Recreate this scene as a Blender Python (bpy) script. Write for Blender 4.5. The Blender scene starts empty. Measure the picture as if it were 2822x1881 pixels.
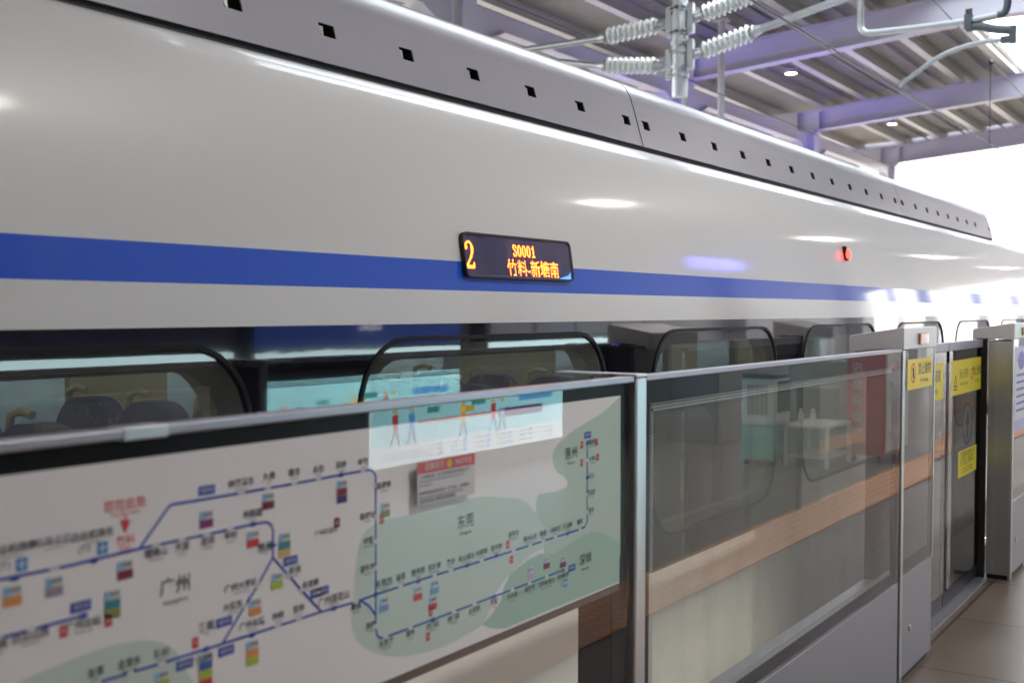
import bpy, bmesh, math, random
from mathutils import Vector
R = math.radians
random.seed(7)
sc = bpy.context.scene
C = sc.collection

# ------------------------------------------------------------------ camera
cam_d = bpy.data.cameras.new('camera')
cam = bpy.data.objects.new('camera', cam_d); C.objects.link(cam)
cam_d.sensor_width = 36.0
cam_d.lens = 40.0
cam_d.clip_end = 2000
cam.location = (0, 0, 1.70)
from mathutils import Matrix
cam.matrix_world = Matrix(((0.83356125, -0.01812389, 0.55212966, 0),
                           (0.55241891, 0.02192139, -0.83327835, 0),
                           (0.0029988, 0.99959541, 0.02828479, 1.70),
                           (0, 0, 0, 1)))
cam_d.dof.use_dof = True
cam_d.dof.focus_distance = 4.3
cam_d.dof.aperture_fstop = 3.6
sc.camera = cam

# ------------------------------------------------------------------ sky, sun, exposure
SUN_EL, SUN_AZ = R(52), R(62)
world = bpy.data.worlds.new('World'); sc.world = world
world.use_nodes = True
wn = world.node_tree; wn.nodes.clear()
sky = wn.nodes.new('ShaderNodeTexSky'); sky.sky_type = 'NISHITA'
sky.sun_disc = False; sky.sun_elevation = SUN_EL; sky.sun_rotation = SUN_AZ
sky.air_density = 1.0; sky.dust_density = 3.0; sky.ozone_density = 1.0
hs = wn.nodes.new('ShaderNodeHueSaturation'); hs.inputs['Saturation'].default_value = 0.22
bgn = wn.nodes.new('ShaderNodeBackground'); bgn.inputs['Strength'].default_value = 0.15
wo = wn.nodes.new('ShaderNodeOutputWorld')
wn.links.new(sky.outputs[0], hs.inputs['Color']); wn.links.new(hs.outputs[0], bgn.inputs[0]); wn.links.new(bgn.outputs[0], wo.inputs[0])
sun_d = bpy.data.lights.new('sun', 'SUN'); sun_d.energy = 1.2; sun_d.angle = R(12); sun_d.color = (1, .95, .88)
sun = bpy.data.objects.new('sun', sun_d); C.objects.link(sun)
sd = Vector((math.sin(SUN_AZ) * math.cos(SUN_EL), math.cos(SUN_AZ) * math.cos(SUN_EL), math.sin(SUN_EL)))
sun.rotation_euler = sd.to_track_quat('Z', 'Y').to_euler()
sun.location = (20, 20, 60)
sc.view_settings.view_transform = 'Standard'
sc.view_settings.look = 'None'
sc.view_settings.exposure = 3.62
sc.view_settings.gamma = 1.0
sc.cycles.use_denoising = True
sc.cycles.max_bounces = 12
sc.cycles.diffuse_bounces = 5
sc.cycles.glossy_bounces = 6
sc.cycles.transparent_max_bounces = 24
sc.cycles.caustics_reflective = False
sc.cycles.caustics_refractive = False
sc.cycles.sample_clamp_indirect = 6.0

# ------------------------------------------------------------------ helpers
# All builders below use (X, y, z): X = metres from the camera line towards the train, so world x = -X.
ORG = {}
MATS = {}

def mat(name, col, rough=.5, metal=0., coat=0., coat_rough=.04, var=.08, scale=4., stretch=(1, 1, 1), bump=0., bump_scale=30., emit=None, estr=0., spec=.5, rvar=.0):
    if name in MATS: return MATS[name]
    m = bpy.data.materials.new(name); m.use_nodes = True
    nt = m.node_tree; b = nt.nodes['Principled BSDF']
    b.inputs['Roughness'].default_value = rough
    b.inputs['Metallic'].default_value = metal
    b.inputs['Coat Weight'].default_value = coat
    b.inputs['Coat Roughness'].default_value = coat_rough
    b.inputs['Specular IOR Level'].default_value = spec
    tc = nt.nodes.new('ShaderNodeTexCoord'); mp = nt.nodes.new('ShaderNodeMapping'); mp.inputs['Scale'].default_value = stretch
    nt.links.new(tc.outputs['Object'], mp.inputs[0])
    n = nt.nodes.new('ShaderNodeTexNoise'); n.inputs['Scale'].default_value = scale; n.inputs['Detail'].default_value = 6
    nt.links.new(mp.outputs[0], n.inputs['Vector'])
    rm = nt.nodes.new('ShaderNodeMix'); rm.data_type = 'RGBA'
    rm.inputs[6].default_value = (*[max(0, c * (1 - var)) for c in col], 1)
    rm.inputs[7].default_value = (*[min(1, c * (1 + var)) for c in col], 1)
    nt.links.new(n.outputs[0], rm.inputs[0]); nt.links.new(rm.outputs[2], b.inputs['Base Color'])
    if rvar:
        mr = nt.nodes.new('ShaderNodeMapRange'); mr.inputs[1].default_value = .3; mr.inputs[2].default_value = .7
        mr.inputs[3].default_value = max(0, rough - rvar); mr.inputs[4].default_value = rough + rvar
        nt.links.new(n.outputs[0], mr.inputs[0]); nt.links.new(mr.outputs[0], b.inputs['Roughness'])
    if bump:
        n2 = nt.nodes.new('ShaderNodeTexNoise'); n2.inputs['Scale'].default_value = bump_scale; n2.inputs['Detail'].default_value = 3
        nt.links.new(mp.outputs[0], n2.inputs['Vector'])
        bp = nt.nodes.new('ShaderNodeBump'); bp.inputs['Strength'].default_value = bump; bp.inputs['Distance'].default_value = .01
        nt.links.new(n2.outputs[0], bp.inputs['Height']); nt.links.new(bp.outputs[0], b.inputs['Normal'])
        if coat: nt.links.new(bp.outputs[0], b.inputs['Coat Normal'])
    if emit:
        b.inputs['Emission Color'].default_value = (*emit, 1); b.inputs['Emission Strength'].default_value = estr
    MATS[name] = m
    return m

def glass_mat(name, tint, ior=1.75, rough=0.0, wave=0.0, dust_haze=0.0):
    """A thin pane: see-through tinted body, mirror share by Fresnel on the outward faces."""
    m = bpy.data.materials.new(name); m.use_nodes = True
    nt = m.node_tree; nt.nodes.clear()
    out = nt.nodes.new('ShaderNodeOutputMaterial'); mix = nt.nodes.new('ShaderNodeMixShader')
    tr = nt.nodes.new('ShaderNodeBsdfTransparent'); tr.inputs[0].default_value = (*tint, 1)
    gl = nt.nodes.new('ShaderNodeBsdfGlossy'); gl.inputs['Roughness'].default_value = rough
    fr = nt.nodes.new('ShaderNodeFresnel'); fr.inputs[0].default_value = ior
    ge = nt.nodes.new('ShaderNodeNewGeometry')
    inv = nt.nodes.new('ShaderNodeMath'); inv.operation = 'SUBTRACT'; inv.inputs[0].default_value = 1
    mu = nt.nodes.new('ShaderNodeMath'); mu.operation = 'MULTIPLY'
    nt.links.new(ge.outputs['Backfacing'], inv.inputs[1]); nt.links.new(inv.outputs[0], mu.inputs[0]); nt.links.new(fr.outputs[0], mu.inputs[1])
    nt.links.new(mu.outputs[0], mix.inputs[0]); nt.links.new(tr.outputs[0], mix.inputs[1]); nt.links.new(gl.outputs[0], mix.inputs[2])
    if wave:
        tc = nt.nodes.new('ShaderNodeTexCoord'); n2 = nt.nodes.new('ShaderNodeTexNoise'); n2.inputs['Scale'].default_value = 5
        nt.links.new(tc.outputs['Object'], n2.inputs['Vector'])
        bp = nt.nodes.new('ShaderNodeBump'); bp.inputs['Strength'].default_value = wave; bp.inputs['Distance'].default_value = .01
        nt.links.new(n2.outputs[0], bp.inputs['Height']); nt.links.new(bp.outputs[0], gl.inputs['Normal'])
    last = mix
    if dust_haze:                                    # dusty wipe marks plus milky reflections put in as pale diffuse, in vertical streaks
        tc = nt.nodes.new('ShaderNodeTexCoord'); mp = nt.nodes.new('ShaderNodeMapping'); mp.inputs['Scale'].default_value = (6, 6, 1.8)
        n3 = nt.nodes.new('ShaderNodeTexNoise'); n3.inputs['Scale'].default_value = 1.0; n3.inputs['Detail'].default_value = 8; n3.inputs['Roughness'].default_value = .65
        nt.links.new(tc.outputs['Object'], mp.inputs[0]); nt.links.new(mp.outputs[0], n3.inputs['Vector'])
        mr = nt.nodes.new('ShaderNodeMapRange'); mr.inputs[1].default_value = .35; mr.inputs[2].default_value = .7; mr.inputs[3].default_value = dust_haze * .75; mr.inputs[4].default_value = dust_haze * 1.3
        nt.links.new(n3.outputs[0], mr.inputs[0])
        df = nt.nodes.new('ShaderNodeBsdfDiffuse'); df.inputs[0].default_value = (.70, .71, .68, 1)
        m2 = nt.nodes.new('ShaderNodeMixShader'); mu2 = nt.nodes.new('ShaderNodeMath'); mu2.operation = 'MULTIPLY'
        nt.links.new(mr.outputs[0], mu2.inputs[0]); nt.links.new(inv.outputs[0], mu2.inputs[1]); nt.links.new(mu2.outputs[0], m2.inputs[0])
        nt.links.new(mix.outputs[0], m2.inputs[1]); nt.links.new(df.outputs[0], m2.inputs[2]); last = m2
    nt.links.new(last.outputs[0], out.inputs[0])
    MATS[name] = m
    return m

def emit_mat(name, col, st):
    if name in MATS: return MATS[name]
    m = bpy.data.materials.new(name); m.use_nodes = True
    b = m.node_tree.nodes['Principled BSDF']
    b.inputs['Base Color'].default_value = (*[min(1, c) * .5 for c in col], 1)
    b.inputs['Emission Color'].default_value = (*col, 1); b.inputs['Emission Strength'].default_value = st
    MATS[name] = m
    return m

class MB:
    def __init__(s): s.v = []; s.f = []; s.m = []
    def add(s, vs, fs, mi=0):
        o = len(s.v); s.v += [tuple(p) for p in vs]
        for f in fs: s.f.append([o + i for i in f]); s.m.append(mi)
        return s
    def box(s, a0, a1, b0, b1, c0, c1, mi=0):
        v = [(x, y, z) for x in (a0, a1) for y in (b0, b1) for z in (c0, c1)]
        return s.add(v, [(0, 1, 3, 2), (4, 6, 7, 5), (0, 4, 5, 1), (2, 3, 7, 6), (0, 2, 6, 4), (1, 5, 7, 3)], mi)
    def prism(s, prof, axis, t0, t1, mi=0, caps=True):
        """closed profile swept along one axis; axis 'y': prof=(X,z); 'x': (y,z); 'z': (X,y)"""
        def P(p, t): return {'y': (p[0], t, p[1]), 'x': (t, p[0], p[1]), 'z': (p[0], p[1], t)}[axis]
        n = len(prof)
        v = [P(p, t0) for p in prof] + [P(p, t1) for p in prof]
        f = [(i, (i + 1) % n, (i + 1) % n + n, i + n) for i in range(n)]
        if caps: f += [tuple(range(n)), tuple(range(2 * n - 1, n - 1, -1))]
        return s.add(v, f, mi)
    def sheet(s, prof, t0, t1, mi=0, seg=1):
        """open profile (X,z) swept along y"""
        n = len(prof); v = []; f = []
        for k in range(seg + 1):
            t = t0 + (t1 - t0) * k / seg
            v += [(p[0], t, p[1]) for p in prof]
        for k in range(seg):
            f += [(k * n + i, k * n + i + 1, (k + 1) * n + i + 1, (k + 1) * n + i) for i in range(n - 1)]
        return s.add(v, f, mi)
    def tube(s, pts, r, mi=0, n=10, caps=True):
        pts = [Vector(p) for p in pts]; rs = r if isinstance(r, (list, tuple)) else [r] * len(pts)
        v = []; f = []; up = None
        for i, p in enumerate(pts):
            d = (pts[min(i + 1, len(pts) - 1)] - pts[max(i - 1, 0)]).normalized()
            if up is None:
                up = d.orthogonal().normalized()
            u = (up - d * up.dot(d)).normalized(); up = u; w = d.cross(u)
            v += [p + (u * math.cos(2 * math.pi * k / n) + w * math.sin(2 * math.pi * k / n)) * rs[i] for k in range(n)]
        for i in range(len(pts) - 1):
            f += [(i * n + k, i * n + (k + 1) % n, (i + 1) * n + (k + 1) % n, (i + 1) * n + k) for k in range(n)]
        if caps: f += [tuple(range(n - 1, -1, -1)), tuple(range((len(pts) - 1) * n, len(pts) * n))]
        return s.add(v, f, mi)
    def quad(s, a, b, c, d, mi=0): return s.add([a, b, c, d], [(0, 1, 2, 3)], mi)
    def shape(s, loops, fn, t=0.0, mi=0):
        """flat filled outline with holes; fn maps (a, b, depth) to (X, y, z); t = thickness"""
        cu = bpy.data.curves.new('tmp', 'CURVE'); cu.dimensions = '2D'; cu.fill_mode = 'BOTH'; cu.extrude = t / 2
        for lp in loops:
            sp = cu.splines.new('POLY'); sp.points.add(len(lp) - 1); sp.use_cyclic_u = True
            for q, p in zip(sp.points, lp): q.co = (p[0], p[1], 0, 1)
        o = bpy.data.objects.new('tmp', cu); me = bpy.data.meshes.new_from_object(o)
        s.add([fn(v.co.x, v.co.y, v.co.z) for v in me.vertices], [tuple(p.vertices) for p in me.polygons], mi)
        bpy.data.objects.remove(o); bpy.data.curves.remove(cu); bpy.data.meshes.remove(me)
        return s
    def text(s, body, size, fn, mi=0, ax='CENTER', sx=1.0, off=(0, 0), space=1.0, bold=0.0):
        cu = bpy.data.curves.new('tmp', 'FONT'); cu.body = body; cu.size = size; cu.align_x = ax; cu.align_y = 'CENTER'; cu.resolution_u = 2; cu.space_character = space; cu.offset = bold
        o = bpy.data.objects.new('tmp', cu); me = bpy.data.meshes.new_from_object(o)
        s.add([fn(v.co.x * sx + off[0], v.co.y + off[1], 0) for v in me.vertices], [tuple(p.vertices) for p in me.polygons], mi)
        bpy.data.objects.remove(o); bpy.data.curves.remove(cu); bpy.data.meshes.remove(me)
        return s
    def sphere(s, c, r, mi=0, n=12, m=8):
        rx, ry, rz = r if isinstance(r, (tuple, list)) else (r, r, r)
        v = [(c[0], c[1], c[2] + rz)]
        for i in range(1, m):
            for k in range(n):
                a = math.pi * i / m; b = 2 * math.pi * k / n
                v.append((c[0] + rx * math.sin(a) * math.cos(b), c[1] + ry * math.sin(a) * math.sin(b), c[2] + rz * math.cos(a)))
        v.append((c[0], c[1], c[2] - rz)); e = len(v) - 1
        f = [(0, 1 + k, 1 + (k + 1) % n) for k in range(n)]
        for i in range(m - 2): f += [(1 + i * n + k, 1 + (i + 1) * n + k, 1 + (i + 1) * n + (k + 1) % n, 1 + i * n + (k + 1) % n) for k in range(n)]
        f += [(e, 1 + (m - 2) * n + (k + 1) % n, 1 + (m - 2) * n + k) for k in range(n)]
        return s.add(v, f, mi)
    def build(s, name, mats, parent=None, org=None, smooth=None, bevel=0.0, closed=True, bseg=2):
        if not isinstance(mats, (list, tuple)): mats = [mats]
        o3 = ORG[parent.name] if parent is not None else (org or (0, 0, 0))
        me = bpy.data.meshes.new(name)
        me.from_pydata([(-(p[0] - o3[0]), p[1] - o3[1], p[2] - o3[2]) for p in s.v], [], [list(reversed(f)) for f in s.f])
        for m in mats: me.materials.append(m)
        for p, i in zip(me.polygons, s.m): p.material_index = i
        if closed or bevel:
            bm = bmesh.new(); bm.from_mesh(me)
            if bevel:
                bmesh.ops.remove_doubles(bm, verts=bm.verts, dist=1e-5)
                bmesh.ops.recalc_face_normals(bm, faces=bm.faces)
                ed = [e for e in bm.edges if len(e.link_faces) == 2 and e.calc_face_angle(0) > .6]
                bmesh.ops.bevel(bm, geom=ed, offset=bevel, segments=bseg, affect='EDGES', profile=.5, clamp_overlap=True)
            bmesh.ops.recalc_face_normals(bm, faces=bm.faces)
            bm.to_mesh(me); bm.free()
        if smooth is not None:
            for p in me.polygons: p.use_smooth = True
            me.set_sharp_from_angle(angle=R(smooth))
        ob = bpy.data.objects.new(name, me); C.objects.link(ob)
        ORG[ob.name] = o3
        if parent is not None: ob.parent = parent
        else: ob.location = (-o3[0], o3[1], o3[2])
        return ob

def thing(name, label, cat, org=(0, 0, 0), group=None):
    o = bpy.data.objects.new(name, None); C.objects.link(o); o.empty_display_size = .2
    o.location = (-org[0], org[1], org[2]); ORG[o.name] = org
    o['label'] = label; o['category'] = cat
    if group: o['group'] = group
    return o

def tag(o, label, cat, group=None):
    o['label'] = label; o['category'] = cat
    if group: o['group'] = group
    return o

def struct(o): o['kind'] = 'structure'; return o

def copy_thing(o, dy=0.0, dX=0.0, label=None, parent=None):
    c = o.copy(); C.objects.link(c)
    if parent is None:
        c.location = o.location + Vector((-dX, dy, 0))
        if label: c['label'] = label
        if o.name in ORG: ORG[c.name] = tuple(a + b for a, b in zip(ORG[o.name], (dX, dy, 0)))
    else:
        c.parent = parent; ORG[c.name] = ORG[parent.name]
    for ch in list(o.children): copy_thing(ch, parent=c)
    return c

def rrect(a0, a1, b0, b1, r, n=6, rb=None):
    rb = r if rb is None else rb
    out = []
    for cx, cy, a, q in ((a1 - r, b1 - r, 0, r), (a0 + r, b1 - r, 90, r), (a0 + rb, b0 + rb, 180, rb), (a1 - rb, b0 + rb, 270, rb)):
        for k in range(n + 1):
            t = R(a + 90 * k / n); out.append((cx + q * math.cos(t), cy + q * math.sin(t)))
    return out

def rectl(a0, a1, b0, b1): return [(a0, b0), (a1, b0), (a1, b1), (a0, b1)]

def spline(pts, n=6):
    out = []
    for i in range(len(pts) - 1):
        p0 = pts[max(i - 1, 0)]; p1 = pts[i]; p2 = pts[i + 1]; p3 = pts[min(i + 2, len(pts) - 1)]
        for k in range(n):
            t = k / n
            out.append(tuple(.5 * (2 * b + (c - a) * t + (2 * a - 5 * b + 4 * c - d) * t * t + (-a + 3 * b - 3 * c + d) * t ** 3) for a, b, c, d in zip(p0, p1, p2, p3)))
    out.append(tuple(pts[-1])); return out

def stroke(mb, pts, w, fn, mi=0):
    """a flat ribbon of width w along 2D points"""
    L = []; Rr = []
    for i, p in enumerate(pts):
        a = pts[max(i - 1, 0)]; b = pts[min(i + 1, len(pts) - 1)]
        dx, dy = b[0] - a[0], b[1] - a[1]; l = math.hypot(dx, dy) or 1; nx, ny = -dy / l * w / 2, dx / l * w / 2
        L.append((p[0] + nx, p[1] + ny)); Rr.append((p[0] - nx, p[1] - ny))
    v = [fn(p[0], p[1], 0) for p in L] + [fn(p[0], p[1], 0) for p in Rr]; n = len(pts)
    mb.add(v, [(i, i + 1, n + i + 1, n + i) for i in range(n - 1)], mi)

# ------------------------------------------------------------------ materials
WHITE = mat('train_white_paint', (.68, .677, .67), .42, coat=.75, coat_rough=.075, var=.012, scale=2.5, bump=.006, bump_scale=6)
WHITEM = mat('train_white_matte', (.76, .75, .72), .55, var=.03, scale=2)
BLUE = mat('train_blue_stripe', (.002, .085, .62), .45, coat=.6, spec=.3, coat_rough=.045, var=.03, bump=.006, bump_scale=6)
BAND = mat('black_window_band_gloss', (.008, .008, .012), .06, coat=1., coat_rough=.02, var=.2, bump=.012, bump_scale=9)
FAIR = mat('fairing_grey_paint', (.37, .36, .42), .36, coat=.6, coat_rough=.16, var=.07, scale=3, stretch=(.6, .6, 3))
DARK = mat('dark_rubber', (.008, .008, .010), .5, var=.3, scale=20, spec=.25)
VOID = mat('recess_black', (.006, .005, .004), .6)
OLIVE = mat('recess_olive', (.035, .03, .015), .5)
STEEL = mat('brushed_steel', (.62, .61, .61), .33, metal=1., var=.1, scale=14, stretch=(1, 1, .06), rvar=.06)
STEELV = mat('brushed_steel_vertical', (.50, .49, .48), .36, metal=1., var=.14, scale=16, stretch=(3, 3, .05), rvar=.08)
STEELC = mat('matte_steel_cap', (.70, .69, .68), .4, metal=.45, var=.05, scale=10, stretch=(.3, .3, 3))
STEELH = mat('satin_steel', (.40, .39, .43), .38, metal=.75, var=.03, scale=10, stretch=(.2, .2, 3), rvar=.02)
FRIT = mat('black_frit', (.005, .0045, .006), .4, var=.3, spec=.15)
DOTS = mat('frit_dots', (.40, .42, .42), .5)
PSDG = glass_mat('screen_glass', (.98, .99, .985), 1.9, dust_haze=.012)
PSDC = glass_mat('screen_glass_clean', (1., 1., 1.), 1.46, dust_haze=.006)
DOORG = glass_mat('door_glass', (.42, .42, .42), 1.7)
TWIN = glass_mat('train_window_glass', (.42, .47, .48), 1.85, wave=.01, dust_haze=.07)  # pale diffuse share stands in for hazy reflections on the panes
PSDB = glass_mat('screen_haze_film', (.97, .98, .97), 1.02, dust_haze=.20)  # milky veil of reflections laid in as pale diffuse
HOPG = glass_mat('display_glass', (.75, .75, .8), 1.5)
GALV = mat('galvanised_steel', (.42, .45, .47), .42, metal=.75, var=.12, scale=18, rvar=.08)
PORC = mat('insulator_porcelain', (.60, .63, .62), .28, coat=.5, var=.03)
WIRE = mat('wire_dark', (.03, .03, .035), .45, metal=.4)
CANW = mat('canopy_violet_light_tint', (.50, .495, .565), .5, var=.06, scale=1.5)  # violet light falling on white steel is put into this base colour
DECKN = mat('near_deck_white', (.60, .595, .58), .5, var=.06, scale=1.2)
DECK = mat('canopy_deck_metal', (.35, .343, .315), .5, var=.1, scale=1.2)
PURL = mat('purlin_galvanised', (.46, .455, .44), .5, metal=.2, var=.1, scale=3)
CONC = mat('concrete', (.30, .29, .27), .8, var=.15, scale=2, bump=.2)
CREAM = mat('interior_cream', (.62, .53, .34), .5, var=.04)
YEL = mat('yellow_sticker', (.78, .62, .02), .4, var=.03)
INK = mat('black_ink', (.03, .03, .035), .5)
REDI = mat('red_ink', (.72, .04, .05), .5)
AMBER = mat('amber_lens', (.42, .15, .02), .25, coat=1., var=.1)
MAP_LINES=[[[0.225,0.347],[0.278,0.4],[0.284,0.403],[0.292,0.403],[0.423,0.402],[0.542,0.402],[0.659,0.403],[0.731,0.403],[0.741,0.402],[0.749,0.396],[0.753,0.388],[0.753,0.306],[0.753,0.17],[0.753,0.107],[0.757,0.093],[0.765,0.086],[0.776,0.084],[0.923,0.084],[1.14,0.085],[1.428,0.087]],[[-0.083,0.344],[-0.001,0.345],[0.106,0.344],[0.226,0.347],[0.351,0.347],[0.448,0.348],[0.478,0.347],[0.488,0.342],[0.493,0.332],[0.492,0.286],[0.459,0.247],[0.422,0.211],[0.381,0.168]],[[0.492,0.286],[0.559,0.218],[0.608,0.17]],[[0.078,0.168],[0.158,0.17],[0.264,0.169],[0.349,0.169],[0.445,0.169],[0.606,0.17],[0.698,0.168],[0.753,0.17],[0.927,0.171],[1.041,0.17],[1.212,0.17],[1.506,0.171],[1.527,0.173],[1.539,0.184],[1.538,0.248],[1.537,0.382]],[[0.711,0.168],[0.734,0.153],[0.753,0.131]],[[-0.066,0.27],[-0.001,0.269],[0.136,0.27]]]
MAP_STATIONS=[[[0.423,0.402],"w",[0.423,0.416],"钟落潭东"],[[0.481,0.402],"w",[0.484,0.419],"九佛"],[[0.542,0.402],"w",[0.542,0.419],"镇龙"],[[0.601,0.403],"w",[0.601,0.417],"永和"],[[0.085,0.345],"w",[0.084,0.38],"机场北区"],[[0.255,0.347],"w",[0.255,0.334],"帽峰山"],[[0.303,0.346],"w",[0.303,0.334],"大源"],[[0.351,0.347],"w",[0.353,0.334],"龙洞"],[[0.4,0.348],"w",[0.4,0.335],"岑村"],[[0.527,0.249],"w",[0.543,0.253],"新洲"],[[0.559,0.218],"w",[0.581,0.222],"化龙南"],[[0.459,0.247],"w",[0.422,0.251],"广州大学城"],[[0.43,0.219],"w",[0.404,0.222],"大石东"],[[0.208,0.168],"w",[0.206,0.182],"北滘东"],[[0.264,0.169],"w",[0.264,0.182],"陈村"],[[0.503,0.169],"w",[0.503,0.184],"市桥"],[[0.552,0.17],"w",[0.552,0.185],"官桥"],[[0.05,0.27],"w",[0.049,0.259],"白云山西"],[[0.002,0.269],"w",[0.002,0.258],"江高"],[[0.151,0.17],"w",[0.149,0.184],"北滘"],[[0.027,0.343],"b",[0.024,0.38],"白云机场南"],[[0.148,0.344],"b",[0.146,0.378],"白云机场东"],[[0.448,0.348],"b",[0.448,0.363],"科韵路"],[[0.659,0.403],"b",[0.659,0.418],"凤岗"],[[0.13,0.27],"b",[0.13,0.256],"广州北站"],[[0.492,0.306],"b",[0.474,0.304],"琶洲"],[[0.349,0.169],"b",[0.35,0.201],"番禺"],[[0.445,0.168],"b",[0.445,0.184],"广州长隆"],[[0.64,0.169],"b",[0.64,0.184],"广州莲花山"],[[0.718,0.404],"w",[0.718,0.417],"金竹"],[[0.753,0.372],"w",[0.776,0.367],"新塘南"],[[0.753,0.314],"w",[0.73,0.317],"新塘站"],[[0.753,0.268],"w",[0.732,0.271],"中堂"],[[0.753,0.219],"w",[0.73,0.221],"望牛墩"],[[0.753,0.111],"w",[0.738,0.114],"洪梅"],[[0.698,0.168],"w",[0.698,0.157],"麻涌"],[[0.825,0.171],"w",[0.825,0.186],"道滘"],[[0.931,0.171],"w",[0.931,0.186],"东城南"],[[0.985,0.17],"w",[0.985,0.185],"寮步"],[[1.093,0.171],"w",[1.093,0.186],"大朗镇"],[[1.215,0.17],"w",[1.215,0.204],"常平东"],[[1.282,0.17],"w",[1.282,0.185],"樟木头东"],[[1.337,0.17],"w",[1.336,0.186],"银瓶"],[[1.391,0.17],"w",[1.391,0.186],"沥林北"],[[1.503,0.17],"w",[1.503,0.186],"惠环"],[[1.538,0.207],"w",[1.557,0.207],"龙丰"],[[1.538,0.25],"w",[1.558,0.25],"西湖东"],[[1.537,0.333],"w",[1.566,0.332],"小金口"],[[0.781,0.084],"w",[0.782,0.071],"东莞港"],[[0.855,0.085],"w",[0.855,0.071],"厚街"],[[0.995,0.085],"w",[0.995,0.07],"虎门东"],[[1.067,0.085],"w",[1.067,0.07],"长安西"],[[1.21,0.085],"w",[1.21,0.07],"沙井西"],[[1.281,0.085],"w",[1.281,0.071],"福海西"],[[1.353,0.086],"w",[1.353,0.07],"深圳机场北"],[[0.753,0.17],"b",[0.776,0.184],"东莞西"],[[0.879,0.17],"b",[0.879,0.186],"西平西"],[[1.041,0.17],"b",[1.039,0.185],"松山湖北"],[[1.148,0.171],"b",[1.148,0.186],"常平南"],[[1.446,0.17],"b",[1.446,0.186],"陈江南"],[[1.538,0.291],"b",[1.557,0.291],"云山"],[[1.537,0.374],"b",[1.562,0.373],"惠州北"],[[0.925,0.084],"b",[0.925,0.071],"虎门北"],[[1.14,0.085],"b",[1.14,0.071],"长安"],[[1.425,0.087],"b",[1.425,0.072],"深圳机场"]]
MAP_TAGS=[[[0.482,0.381],"sm"],[[0.661,0.373],"smn"],[[0.023,0.32],"so"],[[0.085,0.32],"sg"],[[0.2,0.321],"sm"],[[0.351,0.371],"sp"],[[0.448,0.324],"sr"],[[0.519,0.302],"sty"],[[0.501,0.245],"sl"],[[0.452,0.212],"so"],[[0.348,0.137],"sblr"],[[0.446,0.139],"sol"],[[0.178,0.276],"stO"],[[0.264,0.144],"sl"],[[0.78,0.323],"sO"],[[0.776,0.146],"sc"],[[0.878,0.146],"sr"],[[0.931,0.147],"sc"],[[0.925,0.117],"sr"],[[1.283,0.107],"sk"],[[1.353,0.118],"sm"],[[1.425,0.107],"sm"]]
MAP_LINE_TAGS=[[0.352,0.416],[0.533,0.273],[0.597,0.205],[0.386,0.203],[0.39,0.156],[0.307,0.156],[0.126,0.284],[1.539,0.394],[1.467,0.085],[0.61,0.206]]
MAP_RAIL_BOXES=[[0.099,0.256],[0.328,0.184],[0.649,0.319],[0.171,0.254],[0.647,0.32],[1.193,0.187],[1.207,0.152],[1.59,0.335],[1.583,0.372],[1.51,0.33],[1.511,0.373],[0.91,0.054],[0.77,0.307],[0.919,0.101]]
MAP_PLANES=[[0.037,0.359],[0.162,0.359],[1.437,0.054]]
MAP_CITIES=[[[0.29,0.275],"广州","Guangzhou"],[[1.036,0.257],"东莞","Dongguan"],[[1.461,0.353],"惠州","Huizhou"],[[1.53,0.089],"深圳","Shenzhen"]]
MAP_LAND={"a":[[0.691,0.158],[0.687,0.129],[0.704,0.094],[0.758,0.059],[0.829,0.035],[0.943,0.022],[1.041,0.027],[1.102,0.038],[1.147,0.09],[1.212,0.124],[1.301,0.15],[1.363,0.156],[1.352,0.185],[1.31,0.236],[1.25,0.276],[1.183,0.29],[1.083,0.306],[1.023,0.303],[0.974,0.297],[0.865,0.301],[0.786,0.305],[0.738,0.298],[0.711,0.277],[0.697,0.227]],"b":[[1.707,0.478],[1.623,0.446],[1.539,0.426],[1.47,0.411],[1.409,0.389],[1.382,0.37],[1.379,0.345],[1.399,0.32],[1.432,0.305],[1.446,0.289],[1.432,0.279],[1.383,0.276],[1.336,0.279],[1.312,0.274],[1.31,0.236],[1.347,0.192],[1.337,0.127],[1.472,0.114],[1.566,0.115],[1.627,0.104],[1.71,0.071]],"c":[[1.095,0.035],[1.129,0.019],[1.184,0.006],[1.302,0.007],[1.451,0.006],[1.704,0.005],[1.708,0.101],[1.626,0.14],[1.577,0.155],[1.53,0.156],[1.472,0.146],[1.384,0.133],[1.321,0.144],[1.271,0.139],[1.203,0.121],[1.179,0.099],[1.165,0.07],[1.133,0.049]],"d":[[0.018,0.192],[0.032,0.204],[0.116,0.214],[0.175,0.217],[0.225,0.212],[0.264,0.2],[0.286,0.185],[0.302,0.159],[0.309,0.102]]}

# ================================================================== SETTING
GROUND = mat('track_ballast', (.24, .225, .20), .9, var=.35, scale=6, bump=.5, bump_scale=14)
o = struct(MB().box(-700, 700, -700, 700, -1.45, -1.25).build('ground', GROUND))

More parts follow.
